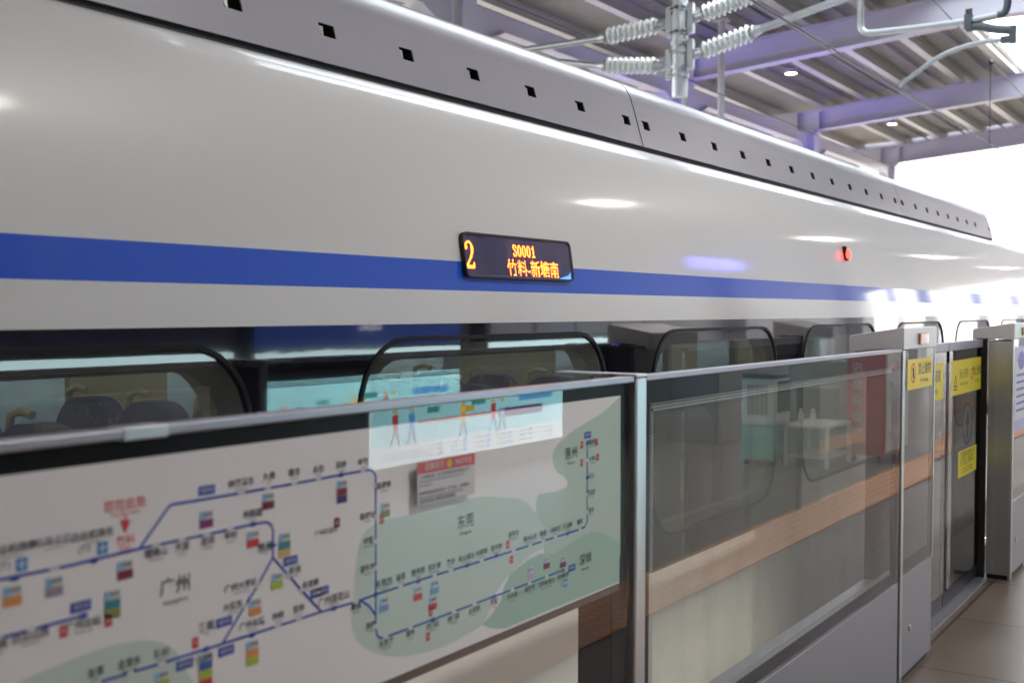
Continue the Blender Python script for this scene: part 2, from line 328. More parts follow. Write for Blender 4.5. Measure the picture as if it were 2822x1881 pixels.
# platform floor: worn stone slabs with thin joints
def slab_mat():
    m = bpy.data.materials.new('platform_stone'); m.use_nodes = True
    nt = m.node_tree; b = nt.nodes['Principled BSDF']
    tc = nt.nodes.new('ShaderNodeTexCoord')
    br = nt.nodes.new('ShaderNodeTexBrick'); br.offset = 0.0
    br.inputs['Color1'].default_value = (.195, .145, .115, 1); br.inputs['Color2'].default_value = (.15, .118, .098, 1)
    br.inputs['Mortar'].default_value = (.05, .045, .04, 1)
    br.inputs['Scale'].default_value = 1.0; br.inputs['Mortar Size'].default_value = .009; br.inputs['Brick Width'].default_value = 1.0; br.inputs['Row Height'].default_value = 1.0
    mp = nt.nodes.new('ShaderNodeMapping'); mp.inputs['Location'].default_value = (.40, .42, 0)
    nt.links.new(tc.outputs['Object'], mp.inputs[0]); nt.links.new(mp.outputs[0], br.inputs['Vector'])
    n1 = nt.nodes.new('ShaderNodeTexNoise'); n1.inputs['Scale'].default_value = 160; n1.inputs['Detail'].default_value = 4
    n2 = nt.nodes.new('ShaderNodeTexNoise'); n2.inputs['Scale'].default_value = 1.6; n2.inputs['Detail'].default_value = 2
    nt.links.new(tc.outputs['Object'], n1.inputs['Vector']); nt.links.new(tc.outputs['Object'], n2.inputs['Vector'])
    r1 = nt.nodes.new('ShaderNodeMapRange'); r1.inputs[1].default_value = .3; r1.inputs[2].default_value = .7; r1.inputs[3].default_value = .72; r1.inputs[4].default_value = 1.25
    r2 = nt.nodes.new('ShaderNodeMapRange'); r2.inputs[1].default_value = .3; r2.inputs[2].default_value = .7; r2.inputs[3].default_value = .88; r2.inputs[4].default_value = 1.12
    nt.links.new(n1.outputs[0], r1.inputs[0]); nt.links.new(n2.outputs[0], r2.inputs[0])
    mu = nt.nodes.new('ShaderNodeMath'); mu.operation = 'MULTIPLY'; nt.links.new(r1.outputs[0], mu.inputs[0]); nt.links.new(r2.outputs[0], mu.inputs[1])
    vm = nt.nodes.new('ShaderNodeVectorMath'); vm.operation = 'SCALE'; nt.links.new(br.outputs[0], vm.inputs[0]); nt.links.new(mu.outputs[0], vm.inputs['Scale'])
    nt.links.new(vm.outputs[0], b.inputs['Base Color'])
    r3 = nt.nodes.new('ShaderNodeMapRange'); r3.inputs[1].default_value = .3; r3.inputs[2].default_value = .7; r3.inputs[3].default_value = .30; r3.inputs[4].default_value = .38
    nt.links.new(n2.outputs[0], r3.inputs[0]); nt.links.new(r3.outputs[0], b.inputs['Roughness'])
    return m
SLAB = slab_mat()
struct(MB().box(-20, 1.93, -40, 78, -1.245, 0).build('platform', SLAB))
struct(MB().box(10.4, 18, -40, 46, -1.245, 0).build('far_platform', SLAB))
TACT = mat('tactile_orange', (.86, .34, .12), .5, var=.12, scale=9)
tb = MB().box(-.60, -.12, -2, 30, .004, .012)
for iy in range(170):
    for ix in range(5):
        cx = -.54 + ix * .09; cy = .2 + iy * .09
        n = 6; v = []
        for (rr, zz) in ((.030, .012), (.021, .019)):
            v += [(cx + rr * math.cos(2 * math.pi * k / n), cy + rr * math.sin(2 * math.pi * k / n), zz) for k in range(n)]
        tb.add(v, [(k, (k + 1) % n, n + (k + 1) % n, n + k) for k in range(n)] + [tuple(range(n, 2 * n))], 1)
struct(tb.build('tactile_paving', [TACT, mat('tactile_stud', (.90, .58, .36), .4, var=.05)]))
RAIL = mat('rail_steel', (.22, .17, .14), .45, metal=.7, var=.2)
struct(MB().box(2.98, 3.05, -60, 160, -1.249, -1.1).box(4.45, 4.52, -60, 160, -1.249, -1.1).box(7.98, 8.05, -60, 160, -1.249, -1.1).box(9.45, 9.52, -60, 160, -1.249, -1.1).build('track', RAIL))

# ------------------------------------------------------------------ canopy
FY = [-27.3, -18.85, -10.4, -1.9, 6.57, 15.04, 23.5, 32.0, 40.45]
YE = 41.3
XS = [-5.9, -5.4, 3.1, 4.4, 11.0, 19.0]            # break points of the roof line, from the platform wall to the far edge
ZS = [6.72, 6.74, 7.33, 7.33, 6.78, 6.54]
def zb(X):
    for i in range(len(XS) - 1):
        if X <= XS[i + 1] or i == len(XS) - 2: return ZS[i] + (ZS[i + 1] - ZS[i]) * (X - XS[i]) / (XS[i + 1] - XS[i])
PX = [5.60, 6.85, 8.10, 9.35, 10.55, 12.2, 13.5, 14.8, 16.1, 17.4, 18.8, 4.30, 2.95, 1.75, .5, -.75, -2.0, -3.25, -4.5]
root = thing('station_canopy', 'white steel station canopy with purlins, corrugated deck and glazed ridge above the train', 'canopy', (11, 0, 0))
for y in FY:
    b = MB(); n = len(XS)
    for z0, z1, w in ((0, .03, .16), (.031, .569, .012), (.57, .60, .16)):
        v = [(X, y + s_ * w, Z + zz) for X, Z in zip(XS, ZS) for s_ in (-1, 1) for zz in (z0, z1)]
        f = [(0, 1, 3, 2), tuple(4 * (n - 1) + k for k in (0, 2, 3, 1))]
        for i in range(n - 1):
            q0, q1 = 4 * i, 4 * i + 4
            f += [(q0, q1, q1 + 1, q0 + 1), (q0 + 2, q0 + 3, q1 + 3, q1 + 2), (q0, q0 + 2, q1 + 2, q1), (q0 + 1, q1 + 1, q1 + 3, q0 + 3)]
        b.add(v, f)
    for xc in (11.0, -5.4):
        for dx in (-.32, .32): b.box(xc + dx - .01, xc + dx + .01, y - .15, y + .15, zb(xc) + .04, zb(xc) + .55)
    b.build('roof_beam', CANW, root)
    for xc in (11.0, -5.35):
        c = MB().box(xc - .2, xc + .2, y - .2, y + .2, .001, zb(xc) - .052)
        c.box(xc - .26, xc + .26, y - .26, y + .26, .002, .25).box(xc - .28, xc + .28, y - .23, y + .23, zb(xc) - .05, zb(xc) - .003)
        c.build('column', CANW, root, bevel=.012)
for i in range(len(FY) - 1):          # haunched tie beams along the far columns
    y0, y1 = FY[i] + .24, FY[i + 1] - .24; z = zb(11.0) - .06
    pf = [(y0, z - .62), (y0 + .2, z - .62), (y0 + .9, z - .30), (y1 - .9, z - .30), (y1 - .2, z - .62), (y1, z - .62), (y1, z), (y0, z)]
    t = MB().prism(pf, 'x', 10.985, 11.015)
    fl = [(p[0], p[1]) for p in pf[:6]] + [(p[0], p[1] - .03) for p in reversed(pf[:6])]
    t.prism(fl, 'x', 10.87, 11.13)
    t.build('tie_beam', CANW, root)
for X in PX:
    z = zb(X) + .605
    MB().prism([(X - .10, z), (X + .10, z), (X + .10, z + .012), (X + .012, z + .012), (X + .012, z + .25), (X + .10, z + .25), (X + .10, z + .262), (X - .10, z + .262), (X - .10, z + .25), (X - .012, z + .25), (X - .012, z + .012), (X - .10, z + .012)], 'y', -31, YE).build('purlin', PURL, root)
for X in (6.2, 7.5, 8.75, 9.95, 12.8, 14.2): MB().tube([(X, -31, zb(X) + .80), (X, YE, zb(X) + .80)], .03, n=6).build('conduit', mat('conduit_grey', (.10, .10, .10), .5), root)
for X0, X1, YE_ in ((5.48, 19.0, YE), (-5.95, 1.87, 76.0), (-18.0, -5.96, 76.0)):
    d = MB(); n = int((YE_ + 31) / .05); v = []; xs = [X0] + [x for x in XS if X0 < x < X1] + [X1]; m = len(xs)
    for k in range(n + 1):
        y = -31 + k * .05; dz = .04 if k % 4 in (0, 1) else 0
        v += [(x, y, zb(x) + .87 + dz) for x in xs]
    d.add(v, [(k * m + i, k * m + i + 1, k * m + m + i + 1, k * m + m + i) for k in range(n) for i in range(m - 1)])
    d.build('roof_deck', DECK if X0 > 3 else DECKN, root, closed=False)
for y in (49.0, 57.5, 66.0, 74.5):
    MB().add([(X, y + q, zb(X) + z) for X in (-5.9, 1.8) for q in (-.1, .1) for z in (.0, .6)], [(0, 1, 3, 2), (4, 6, 7, 5), (0, 4, 5, 1), (2, 3, 7, 6), (0, 2, 6, 4), (1, 5, 7, 3)]).build('roof_beam', CANW, root)
    MB().box(-5.55, -5.15, y - .2, y + .2, .001, zb(-5.35) - .003).build('column', CANW, root, bevel=.012)
    MB().box(-15.5, -15.1, y - .2, y + .2, .001, zb(-15.3) + .85).build('column', CANW, root, bevel=.012)
MB().add([(X, y, zb(X) + z) for y in (-31, FY[4]) for X in (1.87, 3.1, 4.4, 5.48) for z in (.875, .91)], [(0, 2, 3, 1), (2, 4, 5, 3), (4, 6, 7, 5), (8, 9, 11, 10), (10, 11, 13, 12), (12, 13, 15, 14), (0, 8, 10, 2), (2, 10, 12, 4), (4, 12, 14, 6), (1, 3, 11, 9), (3, 5, 13, 11), (5, 7, 15, 13), (0, 1, 9, 8), (6, 14, 15, 7)]).build('ridge_cover', DECKN, root)
SKYG = glass_mat('skylight_glass', (.86, .88, .88), 1.5)
for X0, X1 in ((4.42, 5.45), (3.07, 4.18), (1.90, 2.83)):
    g = MB()
    for i in range(4, len(FY) - 1):
        z0, z1 = zb(X0) + .88, zb(X1) + .88
        g.add([(X, y, z + q) for y in (FY[i] + .02, FY[i + 1] - .02) for X, z in ((X0, z0), (X1, z1)) for q in (0, .012)], [(0, 1, 3, 2), (4, 6, 7, 5), (0, 4, 5, 1), (2, 3, 7, 6), (0, 2, 6, 4), (1, 5, 7, 3)])
        g.build('skylight_pane', SKYG, root); g = MB()
e = MB()
for i in range(len(XS) - 1):
    e.add([(x, YE + q, zb(x) + z) for x in (XS[i], XS[i + 1]) for q in (.01, .07) for z in (.45, .98)], [(0, 1, 3, 2), (4, 6, 7, 5), (0, 4, 5, 1), (2, 3, 7, 6), (0, 2, 6, 4), (1, 5, 7, 3)])
e.build('end_fascia', CANW, root)
zb_far = zb

LAMPM = emit_mat('downlight_glow', (1., .62, .28), 2.5)
LAMPN = emit_mat('pendant_glow', (1., .95, .88), 195)
def downlight(X, y, z, drop, label, group, glow=None, rd=.13):
    t = thing('downlight', label, 'ceiling light', (X, y, z), group)
    h = MB(); n = 20
    prof = [(rd, 0), (rd + .015, .0), (rd + .015, .10), (.06, .17), (.03, .17), (.03, .17 + drop)]
    for i in range(len(prof) - 1):
        (r0, z0), (r1, z1) = prof[i], prof[i + 1]
        h.add([(X + r * math.cos(2 * math.pi * k / n), y + r * math.sin(2 * math.pi * k / n), z + zz) for r, zz in ((r0, z0), (r1, z1)) for k in range(n)], [(k, (k + 1) % n, n + (k + 1) % n, n + k) for k in range(n)])
    h.build('housing', CANW, t, smooth=40)
    MB().add([(X + rd * math.cos(2 * math.pi * k / n), y + rd * math.sin(2 * math.pi * k / n), z + .012 * q) for q in (1, 2) for k in range(n)], [tuple(range(n)), tuple(range(n, 2 * n))] + [(k, (k + 1) % n, n + (k + 1) % n, n + k) for k in range(n)]).build('diffuser', glow or LAMPM, t)
for i, y in enumerate((8.0, 16.4, 24.9, 33.2)):
    downlight(9.0, y, 7.0, .5, ['round warm downlight in the far canopy, near end of its row', 'round warm downlight in the far canopy, hidden behind the train roof', 'round warm downlight below the far canopy, the larger of the two lit ones seen', 'round warm downlight below the far canopy, the smaller and farther one seen'][i], 'downlights of the far canopy')
for i, y in enumerate((4.2, 12.7, 21.2, 29.7, 38.2)):
    downlight(-1.5, y, 5.4, 1.6, 'round warm pendant downlight over the near platform', 'downlights over the near platform', LAMPN, .09)


# ------------------------------------------------------------------ platform wall, signs and furniture behind the camera
WALLP = mat('wall_panel_grey', (.46, .45, .49), .5, var=.05, scale=1.2); WALLD = mat('wall_panel_dark', (.34, .325, .37), .35, coat=.3, var=.08, scale=1.2)
w = thing('platform_wall', 'long grey panelled wall along the back of the platform', 'wall', (-5.75, 0, 0))
for k in range(20):
    y0 = -25 + k * 3.0
    for z0, z1 in ((.12, 2.9), (3.06, 4.84), (4.856, 7.52)):
        MB().box(-5.9, -5.57, y0 + .008, y0 + 2.992 if k < 19 else 34.5, z0, z1).build('panel', WALLD if z0 < 1 else WALLP, w, bevel=.006)
MB().box(-5.92, -5.52, -25, 34.5, 2.905, 3.05).build('coping', STEEL, w, bevel=.01)
MB().box(-5.92, -5.53, -25, 34.5, .001, .115).build('plinth', mat('plinth_dark', (.06, .06, .065), .4), w)

# lit information board: dark blue name header, light strip, poster light box
LBX = -4.2
t = thing('information_board', 'tall lit information board with a blue station name header and a pale poster below', 'sign', (LBX - .1, 9.8, 0))
MB().box(LBX - .28, LBX - .02, 8.0, 11.55, .0, 2.35).build('cabinet', mat('board_cabinet', (.05, .05, .06), .35, metal=.6), t, bevel=.01)
lf = lambda a, b, c: (LBX + c, 11.5 - a, b)                 # a runs the way a reader on the platform reads
HDR = emit_mat('header_blue_backlit', (.010, .03, .17), 0.3)
WTX = emit_mat('header_white_backlit', (.9, .95, 1.), 0.36)
h = MB().box(LBX - .018, LBX, 8.05, 11.5, 1.28, 2.28); h.build('header_panel', HDR, t)
h = MB()
fh = lambda a, b, c: lf(a, b, .004)
h.text('竹料', .26, fh, 0, off=(1.72, 1.88)); h.build('header_lettering', WTX, t, closed=False)
MB().text('Zhuliao', .13, fh, 0, off=(1.72, 1.50)).build('header_lettering', WTX, t, closed=False)
MB().box(LBX - .018, LBX, 8.05, 11.5, 1.15, 1.25).build('light_strip', emit_mat('strip_white', (.72, .97, 1.), .42), t)
MB().box(LBX - .018, LBX + .002, 8.05, 11.5, 1.128, 1.145).build('divider', mat('board_divider', (.02, .02, .025), .3), t)
PW = emit_mat('poster_white_backlit', (.84, .98, 1.), 0.55); PCY = emit_mat('poster_cyan_backlit', (.40, .84, .92), 0.6)
PRD = emit_mat('poster_red_backlit', (.75, .03, .05), 0.39); PNV = emit_mat('poster_navy_backlit', (.10, .12, .35), 0.3); PYE = emit_mat('poster_yellow_backlit', (.9, .65, .05), 0.42)
PGN = emit_mat('poster_green_backlit', (.05, .5, .4), 0.36); PBL = emit_mat('poster_blue_backlit', (.1, .45, .9), 0.48); PGY = emit_mat('poster_grey_backlit', (.35, .4, .45), 0.3)
MB().box(LBX - .018, LBX, 8.05, 11.5, .20, 1.125).build('poster', [PW], t)
q = MB(); zr = lambda b: .8 - (.8 - b) * 2 if b >= .6 else .2 + (b - .2) * .5
f1 = lambda a, b, c: lf(a, zr(b), .003); f2 = lambda a, b, c: lf(a, zr(b), .006)
q.shape([rectl(0.01, 3.44, .60, .955)], f1, 0, 0)
q.shape([[(.75, .690), (2.75, .690), (2.75, .704), (.75, .704)]], f2, 0, 1)
q.shape([rrect(.45, 1.35, .665, .715, .02)], f2, 0, 2); q.shape([rrect(.25, .95, .745, .785, .012)], f2, 0, 6)
for a, c1_, c2_ in ((3.1, 1, 2), (2.85, 6, 2), (2.0, 3, 2), (1.45, 1, 6), (1.28, 0, 2)):      # small figures on the poster: head, body, legs
    q.shape([[(a + .028 * math.cos(R(30 * k)), .765 + .018 * math.sin(R(30 * k))) for k in range(12)]], f2, 0, 3)
    q.shape([[(a - .05, .748), (a + .045, .742), (a + .03, .66), (a - .04, .66)]], f2, 0, c1_)
    q.shape([[(a - .04, .66), (a - .006, .66), (a - .05, .57), (a - .075, .57)]], f2, 0, c2_); q.shape([[(a + .002, .66), (a + .03, .66), (a + .09, .58), (a + .06, .57)]], f2, 0, c2_)
for a, b, wd, c_ in ((2.4, .735, .2, 4), (1.6, .75, .25, 4), (1.8, .72, .25, 3)): q.shape([rectl(a, a + wd, b, b + .03)], f2, 0, c_)
for r_, b in enumerate((.48, .39, .28)):
    for k in range(6):
        a = .25 + k * .42
        q.shape([rectl(a, a + .07, b, b + .05)], f2, 0, (5, 1, 5, 5, 6, 5)[(k + r_) % 6]); q.shape([rectl(a + .09, a + .28, b + .012, b + .032)], f2, 0, 7)
for k in range(6): q.shape([rectl(2.45 + .05 * k, 3.3, .30 + .03 * k, .31 + .03 * k)], f2, 0, 7)
q.build('poster_artwork', [PCY, PRD, PNV, PYE, PGN, PBL, PBL, PGY], t, closed=False)

# its two unlit neighbours, each with the same light strip
STRIPM = MATS['strip_white']
for lab, y0, y1, pm in (('dark violet information board with a light strip, left of the blue station name board', 3.3, 7.8, mat('board_dark_violet', (.05, .035, .10), .3)),
                        ('pale grey information board with a light strip, right of the blue station name board', 12.1, 16.6, mat('board_pale_grey', (.50, .52, .54), .4))):
    t = thing('information_board', lab, 'sign', (LBX - .1, (y0 + y1) / 2, 0))
    MB().box(LBX - .28, LBX - .02, y0, y1, .0, 2.35).build('cabinet', MATS['board_cabinet'], t, bevel=.01)
    n = 4
    for k in range(n):
        ya = y0 + .05 + (y1 - y0 - .1) * k / n; yb = y0 + .05 + (y1 - y0 - .1) * (k + 1) / n - .05
        MB().box(LBX - .018, LBX, ya, yb, 1.34, 2.28).build('header_panel', pm, t)
    MB().box(LBX - .018, LBX, y0 + .05, y1 - .05, 1.15, 1.27).build('light_strip', STRIPM, t)
    MB().box(LBX - .018, LBX, y0 + .05, y1 - .05, .20, 1.13).build('lower_panel', MATS['board_divider'], t)

# violet LED sign hanging over the platform, and one on the far platform between hanger poles
VIO = emit_mat('violet_led', (.18, .12, 1.0), 1.15); BLUL = emit_mat('blue_led', (.14, .15, 1.0), 1.0)
t = thing('hanging_led_sign', 'slim blue glowing LED sign hung over the near platform', 'sign', (-2.0, 15.2, 3.5))
MB().box(-2.1, -2.0, 14.3, 16.3, 3.55, 3.97).build('casing', DARK, t, bevel=.01)
MB().box(-1.998, -1.99, 14.4, 16.2, 3.6, 3.92).build('led_face', BLUL, t)
for y in (14.6, 16.0): MB().tube([(-2.05, y, 3.97), (-2.05, y, 7.6)], .03, n=8).build('hanger', CANW, t)
for i, (yy, X0, X1) in enumerate(((21.5, 8.6, 10.6), (30.2, 8.6, 10.6))):  # second board is added, unseen, to tint the farther roof beam violet
    t = thing('hanging_led_sign', ['violet LED sign on two white hanger poles under the far canopy', 'violet LED board added unseen behind the train to tint the farther beam'][i], 'sign', ((X0 + X1) / 2, yy, 4.3))
    MB().box(X0, X1, yy - .06, yy + .06, 4.3, 5.3).build('casing', DARK, t, bevel=.01)
    MB().box(X0 + .06, X1 - .06, yy + .062, yy + .07, 4.36, 5.24).build('led_face', VIO, t)
    MB().box(X0 + .06, X1 - .06, yy - .07, yy - .062, 4.36, 5.24).build('led_face', VIO, t)
    if i == 0:
        for X in (9.22, 10.0):
            MB().tube([(X, yy, 5.3), (X, yy, zb_far(X) + .6)], .07, n=12).box(X - .16, X + .16, yy - .1, yy + .1, zb_far(X) + .55, zb_far(X) + .6).build('hanger_pole', CANW, t, smooth=40)

# dark kiosk with a blue light strip
t = thing('service_kiosk', 'low dark service kiosk with a blue light strip along its top, on the near platform', 'kiosk', (-3.3, 14.75, 0))
MB().box(-3.7, -3.0, 13.3, 16.2, .0, 1.2).build('cabinet', mat('kiosk_dark', (.03, .028, .05), .3), t, bevel=.02)
MB().box(-3.72, -2.97, 13.28, 16.22, 1.203, 1.235).build('top', MATS['kiosk_dark'], t, bevel=.006)
MB().box(-3.25, -3.1, 13.6, 14.6, 1.237, 1.262).build('top_lamp', BLUL, t, bevel=.004)
MB().box(-2.997, -2.985, 13.5, 15.2, 1.14, 1.175).build('light_strip', BLUL, t)

# evaporative air cooler
ACW = mat('cooler_white', (.80, .86, .84), .4, var=.03); ACG = mat('cooler_green', (.22, .62, .52), .4, var=.04); ACD = mat('cooler_dark_green', (.02, .10, .075), .4)
ax0, ax1, ay0, ay1 = -2.12, -1.72, 11.85, 12.35
t = thing('air_cooler', 'tall white and green evaporative air cooler standing on the platform', 'air cooler', ((ax0 + ax1) / 2, (ay0 + ay1) / 2, 0))
MB().box(ax0, ax1, ay0, ay1, .05, .43).build('water_tank', ACG, t, bevel=.03)
MB().box(ax0 + .005, ax1 - .005, ay0 + .005, ay1 - .005, .432, .95).build('body', ACW, t, bevel=.025)
MB().box(ax0 + .01, ax1 - .01, ay0 + .01, ay1 - .01, .952, 1.0).build('top_cover', ACD, t, bevel=.02)
g = MB()
for k in range(13): g.box(ax0 + .09, ax1 - .09, ay0 - .012, ay0 + .003, .56 + k * .025, .572 + k * .025)
for k in range(5): g.box(ax0 + .09 + k * .053, ax0 + .10 + k * .053, ay0 - .016, ay0 - .012, .55, .885)
g.build('front_grille', mat('grille_olive', (.25, .26, .2), .5), t)
g = MB().box(ax1 - .004, ax1 + .008, ay0 + .08, ay1 - .06, .58, .92)
for k in range(12): g.box(ax1 + .008, ax1 + .016, ay0 + .08, ay1 - .06, .59 + k * .027, .60 + k * .027)
g.build('side_grille', ACD, t)
for X in (ax0 + .06, ax1 - .06):
    for y in (ay0 + .06, ay1 - .06): MB().tube([(X - .02, y, .03), (X + .02, y, .03)], .03, n=12).build('castor', DARK, t)

# low table with two bottles
TBM = mat('table_pale_metal', (.72, .72, .62), .45, var=.05)
tx0, tx1, ty0, ty1 = -1.66, -1.16, 11.95, 12.75
t = thing('side_table', 'low pale table with a lower shelf between the air cooler and the red cabinet', 'table', ((tx0 + tx1) / 2, (ty0 + ty1) / 2, 0))
MB().box(tx0, tx1, ty0, ty1, .43, .46).build('table_top', TBM, t, bevel=.004)
MB().box(tx0 + .02, tx1 - .02, ty0 + .02, ty1 - .02, .10, .12).build('shelf', TBM, t, bevel=.003)
for X in (tx0 + .022, tx1 - .022):
    for y in (ty0 + .022, ty1 - .022): MB().box(X - .02, X + .02, y - .02, y + .02, 0.0, .428).build('leg', TBM, t, bevel=.003)
for i, (X, y) in enumerate(((-1.52, 12.1), (-1.40, 12.15))):
    t = thing('bottle', ['small white bottle on the low table, nearer the air cooler', 'small white bottle on the low table, nearer the red cabinet'][i], 'bottle', (X, y, .46), 'bottles on the low table')
    MB().tube([(X, y, .462), (X, y, .57), (X, y, .59), (X, y, .60)], [.035, .035, .018, .018], n=14).build('bottle_body', mat('bottle_white', (.85, .85, .83), .2), t, smooth=40)
    MB().tube([(X, y, .601), (X, y, .625)], .02, n=12).build('cap', mat('bottle_cap', (.8, .8, .8), .3), t, smooth=40)

# grey glazed cabinet and red equipment cabinet
t = thing('grey_cabinet', 'grey green metal cabinet with a dark glass door behind the low table', 'cabinet', (-1.6, 13.15, 0))
MB().box(-1.95, -1.25, 12.9, 13.3, .0, 1.12).build('body', mat('cabinet_grey_green', (.36, .40, .35), .45), t, bevel=.01)
MB().box(-1.85, -1.35, 12.885, 12.899, .35, .80).build('door_pane', mat('dark_pane', (.03, .04, .045), .1, coat=1.), t, bevel=.004)
RDC = mat('cabinet_red', (.60, .03, .045), .35, coat=.4, var=.04); PWC = mat('cabinet_pale', (.80, .82, .80), .4)
t = thing('equipment_cabinet', 'red emergency equipment cabinet with white characters on its narrow side', 'cabinet', (-1.0, 13.25, 0))
MB().box(-1.22, -.80, 12.75, 13.75, .08, 1.25).build('body', RDC, t, bevel=.012)
MB().box(-.798, -.785, 12.79, 13.71, .12, 1.2).build('door_panel', PWC, t, bevel=.004)
for z in (.30, .86): MB().box(-.784, -.76, 12.9, 13.5, z, z + .05).build('handle', mat('handle_white', (.8, .8, .8), .3), t, bevel=.008)
MB().box(-.7845, -.78, 13.0, 13.4, .42, .72).build('notice', mat('paper_white', (.75, .75, .75), .6), t)
MB().box(-.7845, -.781, 12.82, 13.68, 1.02, 1.12).build('stripe', RDC, t)
q = MB()
for k, ch in enumerate('应急设备柜'): q.text(ch, .13, lambda a, b, c: (-1.1 - a, 12.746, b), 0, off=(0, 1.05 - .18 * k))
q.build('lettering', PWC, t, closed=False)
for X in (-1.16, -.86):
    for y in (12.82, 13.68): MB().tube([(X - .02, y, .04), (X + .02, y, .04)], .04, n=12).build('castor', DARK, t)

# unseen slim lamps added behind the barrier to brighten the lower train side
EDGE = emit_mat('fill_lamp_glow', (1., .93, .80), .6)
for i, y0 in enumerate((-4.45, -1.89, .67, 3.23, 8.45, 11.0)):
    t = thing('fill_lamp', 'unseen warm lamp strip added behind the glass barrier to brighten the train side' if i < 4 else 'unseen warm lamp strip added beyond the sliding doors to brighten the train side', 'lamp', (1.62, y0 + 1.2, .01), 'unseen lamp strips added along the platform edge')
    MB().box(1.60, 1.66, y0, y0 + 2.4, .002, .06).build('casing', STEEL, t)
    MB().box(1.661, 1.672, y0 + .02, y0 + 2.38, .01, .055).build('diffuser', EDGE, t)

w = thing('sky_block_wall', 'plain grey wall added far behind the camera to block the open sky', 'wall', (-2, -27, 0))  # unseen wall added to keep open sky out of the steel reflections
for k in range(4):
    for z0, z1 in ((.002, 2.9), (2.915, 6.7)): MB().box(-5.5 + k * 1.85, -5.5 + k * 1.85 + 1.84, -27.2, -27.0, z0, z1).build('panel', WALLD, w, bevel=.006)

# ================================================================== TRAIN
CX = 3.75
YA, YB = -6.0, 19.0
car = thing('train_car', 'white commuter train car with a blue stripe and black window band', 'train', (CX, 6, -1.1))
low = spline([(2.30, -1.0), (2.18, -.8), (2.12, -.4), (2.10, 0), (2.10, .35), (2.10, .612)], 4)
up0 = [(2.10, 1.656), (2.103, 1.70), (2.1065, 1.758)]
up1 = spline([(2.1065, 1.758), (2.111, 1.80), (2.1165, 1.85)], 4)
up2 = spline([(2.1165, 1.85), (2.1325, 1.95), (2.158, 2.08), (2.190, 2.19), (2.217, 2.265), (2.243, 2.322), (2.270, 2.363), (2.303, 2.394), (2.36, 2.415), (2.42, 2.44), (2.6, 2.52), (3.0, 2.60), (CX, 2.64)], 6)
mir = lambda pf: [(2 * CX - p[0], p[1]) for p in reversed(pf)]
b = MB()
b.sheet(low, YA, YB, 2, 1)
b.sheet(up0, YA, YB, 0, 1); b.sheet(up1, YA, YB, 1, 1); b.sheet(up2, YA, YB, 0, 1)
b.sheet(mir(up2), YA, YB, 0, 1); b.sheet(mir(up1), YA, YB, 1, 1); b.sheet(mir(up0), YA, YB, 0, 1); b.sheet(mir(low), YA, YB, 2, 1)
full = low + up0 + up1[1:] + up2[1:] + mir(up2)[1:] + mir(up1)[1:] + mir(up0)[1:] + mir(low)
for y in (YA, YB): b.add([(p[0], y, p[1]) for p in full], [tuple(range(len(full)))], 0)
b.box(2.35, 5.15, YA + .05, YB - .05, -1.0, -.96, 0)
b.build('body', [WHITE, BLUE, WHITEM], car, smooth=35, closed=False)
WY = [2.395 + 1.82 * k for k in range(-4, 9)]
WW, WZ0, WZ1 = 1.42, .74, 1.616
for Xb, nm in ((2.10, 'window_band'), (2 * CX - 2.10, 'far_window_band')):
    sg = 1 if Xb < CX else -1
    b = MB().shape([rectl(YA, YB, .6125, 1.6555)] + [rrect(y, y + WW, WZ0, WZ1, .21) for y in WY], lambda a, z, c: (Xb + sg * .004 + c, a, z), .012)
    b.build('window_band', BAND, car, smooth=30)
for i, y in enumerate(WY):
    for Xb in (2.10, 2 * CX - 2.10):
        sg = 1 if Xb < CX else -1
        fx = lambda d: (lambda a, z, c: (Xb + sg * d + c, a, z))
        near = Xb < CX
        wdw = MB().shape([rrect(y - .003, y + WW + .003, WZ0 - .003, WZ1 + .003, .212), rrect(y + .010, y + WW - .010, WZ0 + .010, WZ1 - .010, .20)], fx(.002), .018).build('window', DARK, car, smooth=30)
        MB().shape([rrect(y + .010, y + WW - .010, WZ0 + .010, WZ1 - .010, .20)], fx(.0045), .006).build('pane', TWIN, wdw)
        if near:
            MB().shape([rrect(y + .015, y + WW - .015, WZ0 + .015, WZ1 - .015, .19), rrect(y + .055, y + WW - .085, WZ0 + .05, 1.552, .15)], fx(.016), .004).build('pane_border', BAND, wdw)
            MB().shape([rrect(y - .02, y + WW + .02, WZ0 - .02, WZ1 + .02, .2), rrect(y + .045, y + WW - .075, WZ0 + .04, 1.562, .15)], fx(.055), .07).build('reveal', CREAM, wdw)
# interior
INW = mat('interior_panel', (.60, .52, .36), .5, var=.04)
MB().box(2.2, 5.3, YA + .1, YB - .1, .05, .09).build('floor', mat('interior_floor', (.2, .2, .22), .5), car)
MB().box(2.45, 5.05, YA + .1, YB - .1, 2.22, 2.25).build('ceiling', mat('interior_ceiling', (.6, .6, .58), .5), car)
MB().shape([rectl(YA + .1, YB - .1, .1, 2.2)] + [rrect(y + .12, y + WW - .12, WZ0 + .08, 1.53, .15) for y in WY], lambda a, z, c: (5.26 + c, a, z), .04).build('far_lining', INW, car)
for X in (3.1, 4.4): MB().box(X - .06, X + .06, YA + .5, YB - .5, 2.185, 2.219).build('ceiling_lamp', emit_mat('carriage_lamp', (1., .93, .8), .8), car)
for y in (1.55, 7.1): MB().box(4.35, 5.2, y, y + .05, .1, 2.2).build('draught_screen', INW, car)

